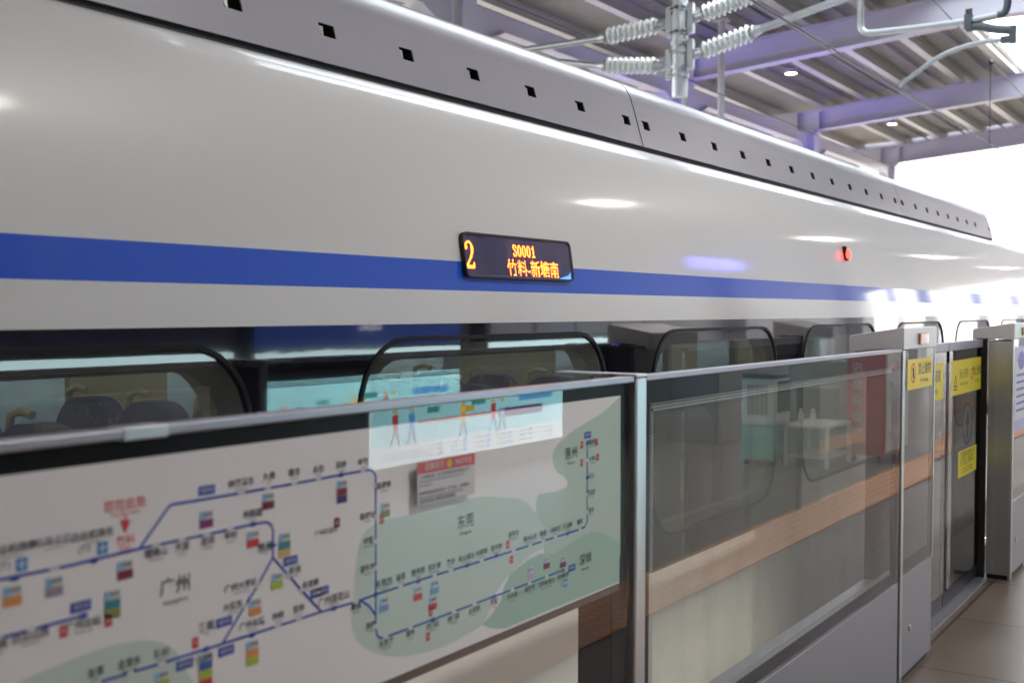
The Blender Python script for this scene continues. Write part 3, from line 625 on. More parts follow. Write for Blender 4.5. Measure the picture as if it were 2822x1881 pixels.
def seat_mat():
    m = bpy.data.materials.new('seat_moquette'); m.use_nodes = True
    nt = m.node_tree; b = nt.nodes['Principled BSDF']; b.inputs['Roughness'].default_value = .85
    tc = nt.nodes.new('ShaderNodeTexCoord'); vo = nt.nodes.new('ShaderNodeTexVoronoi'); vo.inputs['Scale'].default_value = 26
    nt.links.new(tc.outputs['Object'], vo.inputs['Vector'])
    cr = nt.nodes.new('ShaderNodeValToRGB'); cr.color_ramp.interpolation = 'CONSTANT'
    cr.color_ramp.elements[0].color = (.75, .5, .05, 1); cr.color_ramp.elements[1].position = .22; cr.color_ramp.elements[1].color = (.012, .03, .16, 1)
    nt.links.new(vo.outputs['Distance'], cr.inputs[0])
    n = nt.nodes.new('ShaderNodeTexNoise'); n.inputs['Scale'].default_value = 7; nt.links.new(tc.outputs['Object'], n.inputs['Vector'])
    st = nt.nodes.new('ShaderNodeMath'); st.operation = 'GREATER_THAN'; st.inputs[1].default_value = .5; nt.links.new(n.outputs[0], st.inputs[0])
    mx = nt.nodes.new('ShaderNodeMix'); mx.data_type = 'RGBA'; mx.inputs[6].default_value = (.012, .03, .16, 1)
    nt.links.new(st.outputs[0], mx.inputs[0]); nt.links.new(cr.outputs[0], mx.inputs[7]); nt.links.new(mx.outputs[2], b.inputs['Base Color'])
    return m
SEAT = seat_mat(); HANDLE = mat('grab_handle_cream', (.66, .55, .32), .35, coat=.4)
def seat(X, y, s_):
    bk = MB()
    out = rrect(X - .215, X + .215, .52, 1.265, .17, 6, .06)
    bk.shape([out], lambda a, z, c: (a, y + c + s_ * (z - .5) * .10, z), .10)
    bk.box(X - .21, X + .21, y - s_ * .02 if s_ < 0 else y - .45, y + .45 if s_ < 0 else y + .02, .42, .53)
    st = bk.build('seat', SEAT, car, bevel=.02)
    yt = y + s_ * .085
    MB().tube([(X + .19, yt, 1.04), (X + .215, yt, 1.19), (X + .20, yt, 1.285), (X + .13, yt, 1.305), (X + .06, yt, 1.29)], .018, n=8).build('grab_handle', HANDLE, st, smooth=60)
for k in range(7):
    y = .55 + k * .93
    for X in (2.47, 2.93): seat(X, y, 1)
    for X in (3.85, 4.33, 4.8): seat(X, y + .1, 1)

# destination display
TH = R(8.6); cT, sT = math.cos(TH), math.sin(TH)
def disp(d):
    """local plane of the display: a along the train, b up the slope, d outward"""
    return lambda a, b, c: (2.1075 + b * sT - (d + c) * cT, 2.905 + a, 1.799 + b * cT + (d + c) * sT)
DW, DH = .668, .146
dsp = MB().shape([rrect(0, DW, 0, DH, .024), rrect(.007, DW - .007, .006, DH - .006, .018)], disp(.003), .022).build('destination_display', mat('display_gasket', (.012, .012, .014), .4), car, smooth=30)
MB().shape([rrect(.005, DW - .005, .005, DH - .005, .02)], disp(.004), .004).build('screen', mat('display_reflection_tint', (.22, .19, .32), .35, var=.15, scale=10), dsp)  # purple base puts the cover glass reflection into the screen colour
MB().shape([rrect(.009, DW - .009, .009, DH - .009, .018)], disp(.014), .002).build('cover_glass', HOPG, dsp)
LED = emit_mat('led_amber', (1.0, .095, .006), 3.0); LEDG = emit_mat('led_amber_dim', (1.0, .16, .02), .55)
F8 = {'S': '00 00 7C C6 C6 60 38 0C 06 C6 C6 7C 00 00', '0': '00 00 38 6C C6 C6 C6 C6 C6 C6 6C 38 00 00', '1': '00 00 18 38 78 18 18 18 18 18 18 7E 00 00',
      '2': '00 00 7C C6 C6 06 0C 18 30 60 C6 FE 00 00', '-': '00 00 00 00 00 00 00 7E 00 00 00 00 00 00'}
dots = []; halo = []
def led_bitmap(ch, a0, b0, pa, pb, rep=1):
    rows = [int(x, 16) for x in F8[ch].split()]
    for r_, bits in enumerate(rows):
        for c_ in range(8):
            if bits >> (7 - c_) & 1:
                for i in range(rep):
                    for j in range(rep):
                        dots.append((a0 + (c_ * rep + i) * pa, b0 + ((len(rows) - 1 - r_) * rep + j) * pb, pa, pb))
# large serif 2 (16 x 28 dots)
TWO = ['0000011111000000', '0001111111110000', '0011100000111000', '0111000000011100', '0111000000011100', '1111100000011110', '1111100000011110', '0111000000011110', '0000000000011110', '0000000000011110', '0000000000011100', '0000000000111100', '0000000000111000', '0000000001110000', '0000000011110000', '0000000011100000', '0000000111000000', '0000001110000000', '0000011100000000', '0000111000000000', '0001110000000110', '0011100000000110', '0111000000001110', '0111111111111110', '1111111111111110', '1111111111111100']
for r_, row in enumerate(TWO):
    for c_, ch in enumerate(row):
        if ch == '1': dots.append((.014 + c_ * .0031, .030 + (len(TWO) - 1 - r_) * .0034, .0031, .0034))
for k, ch in enumerate('S0001'):
    led_bitmap(ch, .292 + k * .0285, .0705, .0033, .0040, 1)
def led_text(s_, a0, b0, w, hgt, nx, ny):
    from mathutils.bvhtree import BVHTree
    cu = bpy.data.curves.new('tmp', 'FONT'); cu.body = s_; cu.size = 1; cu.resolution_u = 3
    ob = bpy.data.objects.new('tmp', cu); me = bpy.data.meshes.new_from_object(ob)
    xs = [v.co.x for v in me.vertices]; ys = [v.co.y for v in me.vertices]; x0, x1, y0, y1 = min(xs), max(xs), min(ys), max(ys)
    bv = BVHTree.FromPolygons([v.co for v in me.vertices], [tuple(p.vertices) for p in me.polygons])
    for i in range(nx):
        for j in range(ny):
            if bv.ray_cast(Vector((x0 + (x1 - x0) * (i + .5) / nx, y0 + (y1 - y0) * (j + .5) / ny, 1)), Vector((0, 0, -1)))[0] is not None:
                dots.append((a0 + w * i / nx, b0 + hgt * j / ny, w / nx, hgt / ny))
    bpy.data.objects.remove(ob); bpy.data.curves.remove(cu); bpy.data.meshes.remove(me)
led_text('竹料-新塘南', .248, .0125, .325, .055, 96, 20)
q = MB()
for a, b_, pa, pb in dots:
    f = disp(.0066); q.quad(f(a, b_, 0), f(a + pa * .9, b_, 0), f(a + pa * .9, b_ + pb * .9, 0), f(a, b_ + pb * .9, 0))
q.build('lettering', LED, dsp, closed=False)
f = disp(.0068); q = MB().add([f(.575, .0095, 0), f(.655, .0095, 0), f(.655, .034, 0), f(.64, .022, 0)], [(0, 1, 2, 3)]); q.build('blue_gleam', emit_mat('blue_gleam_glow', (.05, .22, 1.), .5), dsp, closed=False)  # glowing wedge painted in for a blue gleam in the display corner

# red marker light
rm = MB().shape([[(6.90 + .013 * math.cos(R(k * 20)), 2.045 + .045 * math.sin(R(k * 20))) for k in range(18)]], lambda a, z, c: (2.142 + (z - 2.04) * .2 + c, a, z), .03).build('marker_light', DARK, car, smooth=30)
MB().sphere((2.124, 6.90, 2.04), (.014, .018, .032)).build('lens', emit_mat('red_led', (1., .02, .012), 1.2), rm, smooth=60)

# roof fairing panels with latch recesses
FA = (2.333, 2.4265); FB = (2.388, 2.615)
fl = math.hypot(FB[0] - FA[0], FB[1] - FA[1]); fd = ((FB[0] - FA[0]) / fl, (FB[1] - FA[1]) / fl)
def fp(a, s_, c): return (FA[0] + s_ * fd[0] + c * fd[1], a, FA[1] + s_ * fd[1] - c * fd[0])
top = spline([FB, (2.400, 2.655), (2.428, 2.70), (2.463, 2.727), (2.51, 2.745), (2.62, 2.765), (3.1, 2.79), (CX, 2.80)], 5)
VENTS = [([2.18 + .377 * k for k in range(-6, 6)] + [4.47], -.45, 4.570), ([4.66] + [5.05 + .378 * k for k in range(10)] + [8.82], 4.580, 8.925), ([9.02] + [9.42 + .375 * k for k in range(7)] + [12.33], 8.935, 12.42)]
for vy, y0, y1 in VENTS:
    m_ = MB()
    m_.shape([rectl(y0, y1, 0, fl)] + [rectl(y - .034, y + .034, .088, .131) for y in vy], fp, .004)
    m_.sheet(top, y0, y1)
    rest = [(2 * CX - p[0], p[1]) for p in reversed(top)]
    m_.sheet(rest, y0, y1); m_.quad((2 * CX - FA[0], y0, FA[1]), (2 * CX - FA[0], y1, FA[1]), (2 * CX - FB[0], y1, FB[1]), (2 * CX - FB[0], y0, FB[1]))
    prof = [FA] + top + rest + [(2 * CX - FA[0], FA[1])]
    for y in (y0 + .001, y1 - .001): m_.add([(p[0], y, p[1]) for p in prof], [tuple(range(len(prof)))])
    fr = m_.build('roof_fairing', FAIR, car, smooth=35, closed=False)
    for y in vy:
        v = MB()
        a0, a1, s0, s1 = y - .034, y + .034, .088, .131
        P8 = [fp(a, s_, c) for c in (.003, .05) for a, s_ in ((a0, s0), (a1, s0), (a1, s1), (a0, s1))]
        v.add(P8, [(4, 5, 6, 7), (0, 1, 5, 4), (2, 3, 7, 6), (3, 0, 4, 7)], 0); v.add(P8, [(1, 2, 6, 5)], 1)
        lat = [fp(a, s_, c) for c in (.006, .03) for a, s_ in ((y - .022, .097), (y - .012, .093), (y - .008, .125), (y - .026, .125))]
        v.add(lat, [(0, 1, 2, 3), (4, 7, 6, 5), (0, 4, 5, 1), (1, 5, 6, 2), (2, 6, 7, 3), (3, 7, 4, 0)], 2)
        v.build('latch_recess', [VOID, OLIVE, GALV], fr, closed=False)
MB().box(2.345, 2.38, -.45, 12.42, 2.40, 2.44).build('fairing_seal', VOID, car)

# ================================================================== PLATFORM SCREEN DOORS
P = 1.352
def fP(d): return lambda a, z, c: (P + d + c, a, z)
def dots_ring(y0, y1, z0, z1):
    q = MB(); st = .0105
    def dot(y, z, r): 
        n = 6; q.add([(P + .0125, y + r * math.cos(2 * math.pi * k / n), z + r * math.sin(2 * math.pi * k / n)) for k in range(n)], [tuple(range(n))])
    for row in range(4):
        r = .0034 + .0005 * row; off = .004 + row * .009; sh = .5 * st * (row % 2)
        for k in range(int((y1 - y0 - 2 * off) / st)):
            y = y0 + off + sh + k * st; dot(y, z1 - off, r); dot(y, z0 + off, r)
        for k in range(int((z1 - z0 - 2 * off) / st)):
            z = z0 + off + sh + k * st; dot(y0 + off, z, r)
    return q
def screen_panel(y0, y1, label, gm=PSDG):
    t = thing('screen_panel', label, 'glass barrier', (P + .07, (y0 + y1) / 2, 0), 'fixed glass panels of the platform edge barrier')
    MB().box(P, P + .010, y0, y1, .486, 1.513).build('glass', gm, t)
    h0, h1 = y0 + .055, y1 - .08
    MB().shape([rectl(y0 + .001, y1 - .001, .487, 1.512), rectl(h0, h1, .535, 1.45)], fP(.0135), .003).build('black_border', FRIT, t)
    if gm is PSDG: MB().box(P + .0175, P + .0179, h0 - .03, h1 + .04, .505, 1.48).build('haze_film', PSDB, t)  # added sheet whose pale diffuse imitates milky reflections
    dots_ring(h0 - .012, h1 + .012, .523, 1.462).build('frit_dots', DOTS, t, closed=False)
    MB().box(P - .006, P + .030, y0, y1, 1.5135, 1.529).build('top_rail', STEELH, t, bevel=.003)
    MB().box(P + .001, P + .15, y0, y1, .03, .484).build('base_panel', STEELH, t, bevel=.003)
    MB().box(P + .012, P + .14, y0, y1, .001, .029).build('kick_strip', DARK, t)
    MB().box(P + .018, P + .148, y1 - .016, y1 - .002, .486, 1.512).build('end_plate', mat('end_plate_dark', (.035, .03, .04), .5, metal=.3), t)
    return t
pan1 = screen_panel(.09, 2.600, 'glass barrier panel that carries the rail map', PSDC)
pan2 = screen_panel(2.670, 5.178, 'clear glass barrier panel between the steel post and the door housing')
MB().box(P - .0075, P + .0315, 1.035, 1.115, 1.511, 1.5302).build('glass_clip', STEEL, pan1, bevel=.002)

t = thing('barrier_post', 'polished steel post with a flat ledge between two glass barrier panels', 'post', (P + .06, 2.635, 0))
MB().box(P - .010, P + .12, 2.606, 2.664, .0, 1.525).build('upright', STEEL, t, bevel=.005)
MB().box(P - .010, P + .235, 2.604, 2.666, 1.526, 1.534).build('ledge', STEEL, t, bevel=.002)

LAV = mat('notice_lavender', (.42, .42, .68), .4); BLI = mat('notice_blue', (.05, .05, .42), .4); PAP = mat('notice_paper', (.66, .66, .70), .5)
def housing(y0, X0, first, label):
    d = X0 - P
    t = thing('door_housing', label, 'door housing', (X0 + .08, y0 + .3, 0), 'door housings of the platform edge barrier')
    f = lambda e: (lambda a, z, c: (X0 + e + c, y0 + a, z))
    MB().box(X0 + .012, X0 + .145, y0 + .002, y0 + .598, .03, 1.51).build('carcass', STEELV, t, bevel=.002)
    MB().box(X0 + .02, X0 + .14, y0 + .01, y0 + .59, .0, .029).build('kick_strip', DARK, t)
    MB().box(X0 + .002, X0 + .010, y0 + .045, y0 + .598, .03, .489).build('lower_panel', STEELH, t, bevel=.002)
    MB().tube([(X0 + .001, y0 + .19, .232), (X0 - .004, y0 + .19, .232)], .016, n=14).build('lock', STEEL, t, smooth=40)
    MB().box(X0 - .004, X0 + .011, y0 - .001, y0 + .040, .0, 1.521).build('front_trim', STEEL, t, bevel=.002)
    MB().box(X0 - .002, X0 + .011, y0 + .588, y0 + .602, .49, 1.521).build('side_trim', STEEL, t, bevel=.002)
    MB().box(X0 + .001, X0 + .0085, y0 + .042, y0 + .586, .492, 1.520).build('glass', PSDG, t)
    MB().shape([rectl(.043, .585, .493, 1.519), rectl(.085, .545, .56, 1.45)], f(.0102), .0015).build('black_border', FRIT, t)
    MB().shape([rectl(.086, .544, .561, 1.449)], f(.0112), .001).build('inner_pane', mat('inner_pane_grey', (.10, .10, .105), .4), t)
    prof = [(X0 - .007, 1.524), (X0 - .007, 1.620), (X0 + .002, 1.6235), (X0 + .235, 1.585), (X0 + .240, 1.578), (X0 + .241, 1.493), (X0 + .213, 1.494), (X0 + .213, 1.512), (X0 + .161, 1.515), (X0 + .159, 1.522)]
    MB().prism(prof, 'y', y0 + .0, y0 + .604).build('cap', STEELC, t, bevel=.0035)
    am = MB().box(X0 - .018, X0 - .0075, y0 + .250, y0 + .405, 1.541, 1.595).build('lamp', AMBER, t, bevel=.004)
    if not first:
        MB().tube([(X0 - .0075, y0 + .175, 1.567), (X0 - .012, y0 + .175, 1.567)], .008, n=12).build('indicator', emit_mat('green_led', (.02, 1., .25), .12), t)
    if first:
        s_ = MB().box(X0 - .0006, X0 + .0006, y0 + .088, y0 + .548, 1.336, 1.476).build('sticker', YEL, t)
        q = MB(); g = lambda a, z, c: (X0 - .0012, y0 + a, z)
        rr = lambda r: [(.19 + r * math.cos(R(15 * k)), 1.412 + r * math.sin(R(15 * k))) for k in range(24)]
        q.shape([rr(.046), rr(.038)], g, 0, 0); stroke(q, [(.165, 1.44), (.215, 1.384)], .006, g, 0)
        q.shape([[(.18, 1.435), (.2, 1.435), (.205, 1.405), (.2, 1.385), (.185, 1.385), (.176, 1.405)]], g, 0, 1)
        q.text('禁止抛物', .062, g, 1, off=(.395, 1.424)); q.text('No Throwing', .026, g, 1, off=(.395, 1.372))
        q.build('sticker_print', [REDI, INK], s_, closed=False)
    else:
        s_ = MB().box(X0 - .0006, X0 + .0006, y0 + .07, y0 + .56, .93, 1.47).build('notice', PAP, t)
        q = MB(); g = lambda a, z, c: (X0 - .0012, y0 + a, z); g2 = lambda a, z, c: (X0 - .0018, y0 + a, z)
        q.shape([rectl(.07, .56, 1.375, 1.47)], g, 0, 0); q.shape([rectl(.07, .56, .93, 1.0)], g, 0, 0)
        q.shape([[(.29 + .12 * math.cos(R(15 * k)), 1.38 + .06 * math.sin(R(15 * k))) for k in range(24)]], g2, 0, 1)
        for k in range(6): q.shape([rectl(.13, .5 - .05 * (k % 3), 1.28 - k * .045, 1.295 - k * .045)], g, 0, 1)
        q.build('notice_print', [LAV, BLI], s_, closed=False)
    return t
housing(5.200, P, True, 'steel door housing with a yellow warning sticker below its amber lamp')
housing(7.670, P - .035, False, 'steel door housing with a green indicator and a pale lavender notice, at the right edge')

DF = mat('door_frame_dark', (.03, .03, .034), .35, metal=.5)
def leaf(y0, y1, label, print_fn):
    t = thing('sliding_door', label, 'sliding door', (1.505, (y0 + y1) / 2, 0), 'sliding glass doors of the platform edge barrier')
    MB().box(1.495, 1.507, y0 + .03, y1 - .03, .10, 1.468).build('glass', DOORG, t)
    MB().shape([rectl(y0, y1, .012, 1.4695), rectl(y0 + .035, y1 - .035, .095, 1.40)], lambda a, z, c: (1.512 + c, a, z), .008).build('frame', DF, t)
    MB().box(1.488, 1.525, y0, y1, 1.470, 1.519).build('top_rail', STEELH, t, bevel=.003)
    print_fn(t)
    return t
gd = lambda e: (lambda a, z, c: (1.4945 - e, a, z))
def pr1(t):
    s_ = MB().shape([rectl(5.92, 6.614, 1.208, 1.411)], gd(0), 0).build('sticker', YEL, t, closed=False)
    q = MB(); q.text('禁止倚靠', .075, gd(.0006), 0, off=(6.40, 1.335)); q.text('No Leaning', .035, gd(.0006), 0, off=(6.40, 1.26)); q.build('sticker_print', [INK], s_, closed=False)
def pr2(t):
    s_ = MB().shape([rectl(6.806, 7.615, 1.208, 1.411)], gd(0), 0).build('sticker', YEL, t, closed=False)
    q = MB(); g = gd(.0006)
    q.text('当心夹手', .062, g, 0, off=(7.13, 1.325)); q.text('Beware of Pinching', .026, g, 0, off=(7.13, 1.268))
    q.text('禁止倚靠', .062, g, 0, off=(7.49, 1.325)); q.text('No Leaning', .026, g, 0, off=(7.50, 1.268))
    q.shape([[(6.87, 1.255), (6.95, 1.255), (6.91, 1.335)], [(6.888, 1.265), (6.932, 1.265), (6.91, 1.312)]], g, 0, 0); q.shape([rectl(6.86, 6.96, 1.238, 1.246)], g, 0, 0)
    rr = lambda r: [(7.345 + r * math.cos(R(15 * k)), 1.315 + r * math.sin(R(15 * k))) for k in range(24)]
    q.shape([rr(.036), rr(.027)], g, 0, 1)
    q.build('sticker_print', [INK, REDI], s_, closed=False)
    rc = lambda r: [(7.245 + r * math.cos(R(12 * k)), 1.015 + r * math.sin(R(12 * k))) for k in range(30)]
    a = MB().shape([rc(.113)], gd(-.0002), 0, 1).shape([rc(.125), rc(.112)], gd(.0003), 0, 0)
    a.shape([[(7.245, 1.10), (7.31, 1.015), (7.265, 1.015), (7.265, .93), (7.225, .93), (7.225, 1.015), (7.18, 1.015)]], gd(.0004), 0, 0)
    a.build('arrow_sign', [INK, mat('sign_grey', (.13, .13, .125), .4)], t, closed=False)
    s2 = MB().shape([rectl(7.01, 7.51, .712, .868)], gd(0), 0).build('sticker', YEL, t, closed=False)
    q = MB()
    for k, tx in enumerate(('灯闪铃响 请勿上车', '先下后上 勿靠车门')): q.text(tx, .046, g, 0, off=(7.26, .838 - .043 * k))
    for k in range(2): q.text('Do not board when the light flashes', .02, g, 0, off=(7.26, .757 - .02 * k))
    q.build('sticker_print', [INK], s2, closed=False)
leaf(5.812, 6.712, 'dark glass sliding door leaf half hidden behind the door housing', pr1)
leaf(6.728, 7.640, 'dark glass sliding door leaf with a round arrow sign and two yellow stickers', pr2)
t = MB().box(1.465, 1.53, 7.643, 7.668, .0, 1.525)
tag(t.build('door_seal', VOID, None, (1.5, 7.655, 0)), 'black rubber seal strip between sliding door and steel housing', 'seal')
t = MB().box(1.44, 1.56, 5.815, 7.64, .0, .010).build('door_sill', STEELH, None, (1.5, 6.7, 0)); tag(t, 'flat steel sill under the sliding doors', 'door sill')

# ------------------------------------------------------------------ route map on the first panel
MY, MZ = .85, 1.003
fm = lambda e: (lambda a, b, c: (P + .0118 - e + c, MY + a, MZ + b))
mp = thing('route_map', 'white and green rail route map behind the first glass panel', 'map', (P + .012, 1.7, 1.0))
BOARD = mat('map_white', (.89, .89, .90), .5, var=.01)
MB().shape([rectl(-.66, 1.706, .001, .479)], lambda a, b, c: (P + .0118 + c, MY + a, MZ + b), .0012).build('board', BOARD, mp)
MB().box(P + .0112, P + .0124, .19, 2.556, MZ - .017, MZ).build('lower_edge', mat('map_edge', (.06, .06, .065), .4), mp)
LG1 = mat('map_pale_green', (.60, .73, .67), .5, var=.01); LG2 = mat('map_green', (.52, .67, .60), .5, var=.01); LG3 = mat('map_deep_green', (.41, .61, .51), .5, var=.01)
q = MB()
sm = lambda pts: spline(pts + [pts[0]], 4)[:-1]
q.shape([sm(MAP_LAND['d'])], fm(.0008), 0, 0)
q.shape([sm(MAP_LAND['a'])], fm(.0008), 0, 0)
q.shape([spline(MAP_LAND['b'][:-5], 4) + MAP_LAND['b'][-5:]], fm(.0009), 0, 1)
q.shape([MAP_LAND['c']], fm(.0010), 0, 2)
q.build('land_areas', [LG1, LG2, LG3], mp, closed=False)
MBL = mat('map_line_blue', (.02, .07, .46), .5, var=.02); MWH = mat('map_marker_white', (.70, .70, .74), .5)
q = MB()
for k, pl in enumerate(MAP_LINES): stroke(q, pl, .0042, fm(.0012 + .00005 * k))
q.build('route_lines', MBL, mp, closed=False)
q = MB()
for (m_, k, n_, tx) in MAP_STATIONS:
    a, b = m_
    pill = [(a + .0075 * math.cos(R(20 * i)) , b + .0042 * math.sin(R(20 * i))) for i in range(18)]
    q.shape([pill], fm(.0017), 0, 0 if k == 'w' else 1)
q.build('station_markers', [MWH, MBL], mp, closed=False)
GREYI = mat('map_grey_ink', (.28, .26, .32), .5)
EN = {}
q = MB()
for (m_, k, n_, tx) in MAP_STATIONS:
    gi = 1 if tx == '机场北区' else 0
    big = .0165 if tx in ('广州莲花山', '东莞西', '番禺', '琶洲') else .0140
    q.text(tx, big, fm(.0018), gi, off=(n_[0], n_[1] + .002), bold=.0002)
PIN = {'钟落潭东': 'Zhongluotan', '九佛': 'Jiufo', '镇龙': 'Zhenlong', '永和': 'Yonghe', '凤岗': 'Fenggang', '金竹': 'Jinzhu', '帽峰山': 'Maofengshan', '大源': 'Dayuan', '龙洞': 'Longdong', '岑村': 'Cencun', '科韵路': 'Keyunlu', '琶洲': 'Pazhou', '新洲': 'Xinzhou', '化龙南': 'Hualongnan', '广州大学城': 'University Town', '大石东': 'Dashidong', '番禺': 'Panyu', '广州长隆': 'Changlong', '市桥': 'Shiqiao', '官桥': 'Guanqiao', '广州莲花山': 'Lianhuashan', '北滘东': 'Beijiaodong', '陈村': 'Chencun', '麻涌': 'Machong', '东莞西': 'Dongguanxi', '道滘': 'Daojiao', '西平西': 'Xipingxi', '东城南': 'Dongchengnan', '寮步': 'Liaobu', '松山湖北': 'Songshanhubei', '大朗镇': 'Dalangzhen', '常平南': 'Changpingnan', '常平东': 'Changpingdong', '樟木头东': 'Zhangmutoudong', '银瓶': 'Yinping', '沥林北': 'Lilinbei', '陈江南': 'Chenjiangnan', '惠环': 'Huihuan', '龙丰': 'Longfeng', '西湖东': 'Xihudong', '云山': 'Yunshan', '小金口': 'Xiaojinkou', '惠州北': 'Huizhoubei', '东莞港': 'Dongguangang', '厚街': 'Houjie', '虎门北': 'Humenbei', '虎门东': 'Humendong', '长安西': "Chang'anxi", '长安': "Chang'an", '沙井西': 'Shajingxi', '福海西': 'Fuhaixi', '深圳机场北': 'Shenzhen Airport North', '深圳机场': 'Shenzhen Airport', '洪梅': 'Hongmei', '望牛墩': 'Wangniudun', '中堂': 'Zhongtang', '新塘南': 'Xintangnan', '新塘站': 'Xintang', '白云机场南': 'Airport South', '白云机场东': 'Airport East', '机场北区': 'Airport North', '白云山西': 'Baiyunshanxi', '广州北站': 'Guangzhoubei', '江高': 'Jianggao', '北滘': 'Beijiao'}
for (m_, k, n_, tx) in MAP_STATIONS:
    if tx in PIN: q.text(PIN[tx], .0052, fm(.0018), 1 if tx == '机场北区' else 0, off=(n_[0], n_[1] - .0075))
for p_, zh, en in MAP_CITIES:
    q.text(zh, .030, fm(.0018), 2, off=(p_[0], p_[1] + .004)); q.text(en, .0105, fm(.0018), 2, off=(p_[0], p_[1] - .0175))
q.text('(T1', .014, fm(.0018), 0, off=(.012, .361)); q.text('(T3', .014, fm(.0018), 0, off=(.132, .362)); q.text('T3', .011, fm(.0018), 0, off=(MAP_PLANES[2][0] - .019, MAP_PLANES[2][1]))
q.build('station_names', [mat('map_name_ink', (.075, .07, .08), .5), GREYI, mat('map_city_ink', (.045, .045, .05), .5)], mp, closed=False)
TC = dict(m=(.22, .02, .05), n=(.06, .04, .16), o=(.75, .33, .10), g=(.36, .31, .42), p=(.26, .04, .20), r=(.68, .05, .07), t=(.05, .27, .33), y=(.70, .48, .20), l=(.42, .58, .05), b=(.04, .13, .45), c=(.20, .40, .72), k=(.62, .42, .62), O=(.30, .29, .07))
keys = list(TC); tmats = [mat('map_tag_' + n_, TC[k_], .5, var=.01) for k_, n_ in zip(keys, 'maroon navy orange grey purple red teal tan lime blue sky pink olive'.split())] + [MWH, mat('map_tag_sky_mark', (.25, .55, .82), .5), INK]
q = MB()
for (a, b), cols in MAP_TAGS:
    n_ = len(cols); h_ = .0135; w_ = .0135
    y0 = b + n_ * h_ / 2
    q.shape([rectl(a - w_, a + w_, y0 - h_, y0)], fm(.0013), 0, 13)
    q.shape([rectl(a - w_ + .001, a - w_ + .0095, y0 - h_ + .001, y0 - .001)], fm(.0016), 0, 14)
    q.text('换乘', .008, fm(.0017), 15, off=(a + .004, y0 - h_ / 2))
    for i, c_ in enumerate(cols[1:]):
        q.shape([rectl(a - w_, a + w_, y0 - (i + 2) * h_, y0 - (i + 1) * h_ - .0003)], fm(.0015), 0, keys.index(c_))
q.build('transfer_tags', tmats, mp, closed=False)
q = MB()
for a, b in MAP_LINE_TAGS:
    q.shape([rectl(a - .0165, a + .0165, b - .0075, b + .0075)], fm(.0014), 0, 0)
    q.text('城际线', .0085, fm(.0018), 1, off=(a, b))
q.build('line_tags', [MBL, MWH], mp, closed=False)
q = MB()
for a, b in MAP_RAIL_BOXES:
    q.shape([rrect(a - .0062, a + .0062, b - .0085, b + .0085, .002)], fm(.0015), 0, 0); q.text('R', .010, fm(.0018), 1, off=(a, b))
q.build('rail_boxes', [REDI, MWH], mp, closed=False)
q = MB()
for a, b in MAP_PLANES:
    q.shape([rrect(a - .0085, a + .0085, b - .009, b + .009, .002)], fm(.0015), 0, 0)
    q.shape([rectl(a - .0012, a + .0012, b - .0065, b + .0065), ], fm(.0018), 0, 1); q.shape([rectl(a - .006, a + .006, b - .0004, b + .0022)], fm(.0019), 0, 1)
q.build('airport_boxes', [mat('map_sky_blue', (.05, .34, .68), .5), MWH], mp, closed=False)
q = MB()
q.text('您在此处', .0185, fm(.0018), 0, off=(.201, .415)); q.text('You Are Here', .0088, fm(.0018), 0, off=(.201, .4025))
q.shape([[(.192, .3935), (.210, .3915), (.2035, .379), (.201, .3735), (.198, .379)]], fm(.0018), 0, 0); q.shape([rectl(.1997, .2023, .391, .399)], fm(.0018), 0, 0)
q.text('竹料', .0165, fm(.0018), 0, off=(.201, .363)); q.text('Zhuliao', .0075, fm(.0018), 0, off=(.201, .3525))
q.text('广州新塘站', .0115, fm(.0018), 1, off=(.62, .308)); q.text('广州南站', .0115, fm(.0018), 1, off=(.3405, .1545))
q.build('you_are_here', [REDI, INK], mp, closed=False)
# notice card on the map
nt_ = thing('notice_card', 'small white notice card with a red heading on the route map', 'notice', (P + .01, 1.8, 1.35))
fn_ = lambda e: (lambda a, b, c: (P + .0094 - e * .1 + c, MY + a, MZ + b))
fn2 = lambda e: (lambda a, b, c: (P - .0006 - e + c, MY + a, MZ + b))
MB().shape([rectl(.862, 1.052, .319, .402)], fn2(0), .0006).build('card', mat('card_white', (.62, .62, .64), .5, var=.01), nt_)
q = MB(); q.shape([rectl(.862, 1.052, .3795, .402)], fn2(.0007), 0, 0); q.text('温馨提示', .016, fn2(.0012), 1, off=(.915, .3905)); q.text('NOTICE', .015, fn2(.0012), 1, off=(1.012, .3905))
q.shape([[(.964 + .0085 * math.cos(R(20 * k)), .3905 + .0085 * math.sin(R(20 * k))) for k in range(18)]], fn2(.0012), 0, 2)
q.build('heading', [mat('card_red', (.62, .12, .14), .5), MWH, mat('card_yellow', (.62, .52, .05), .5)], nt_, closed=False)
q = MB()
for k, tx in enumerate(('广大旅客您好，为了您的安全请勿倚靠站台门', 'Dear passengers, for your safety do not lean on the doors', 'during boarding', '', '候车时请站在安全线内，先下后上，文明乘车', 'Please stand behind the safety line and let others off first', '谢谢您的配合 请保管好随身物品')):
    q.text(tx, .0082 if k in (0, 4, 6) else .0062, fn2(.0008), 0, ax='LEFT', off=(.868, .372 - .0078 * k))
q.build('card_text', [INK], nt_, closed=False)

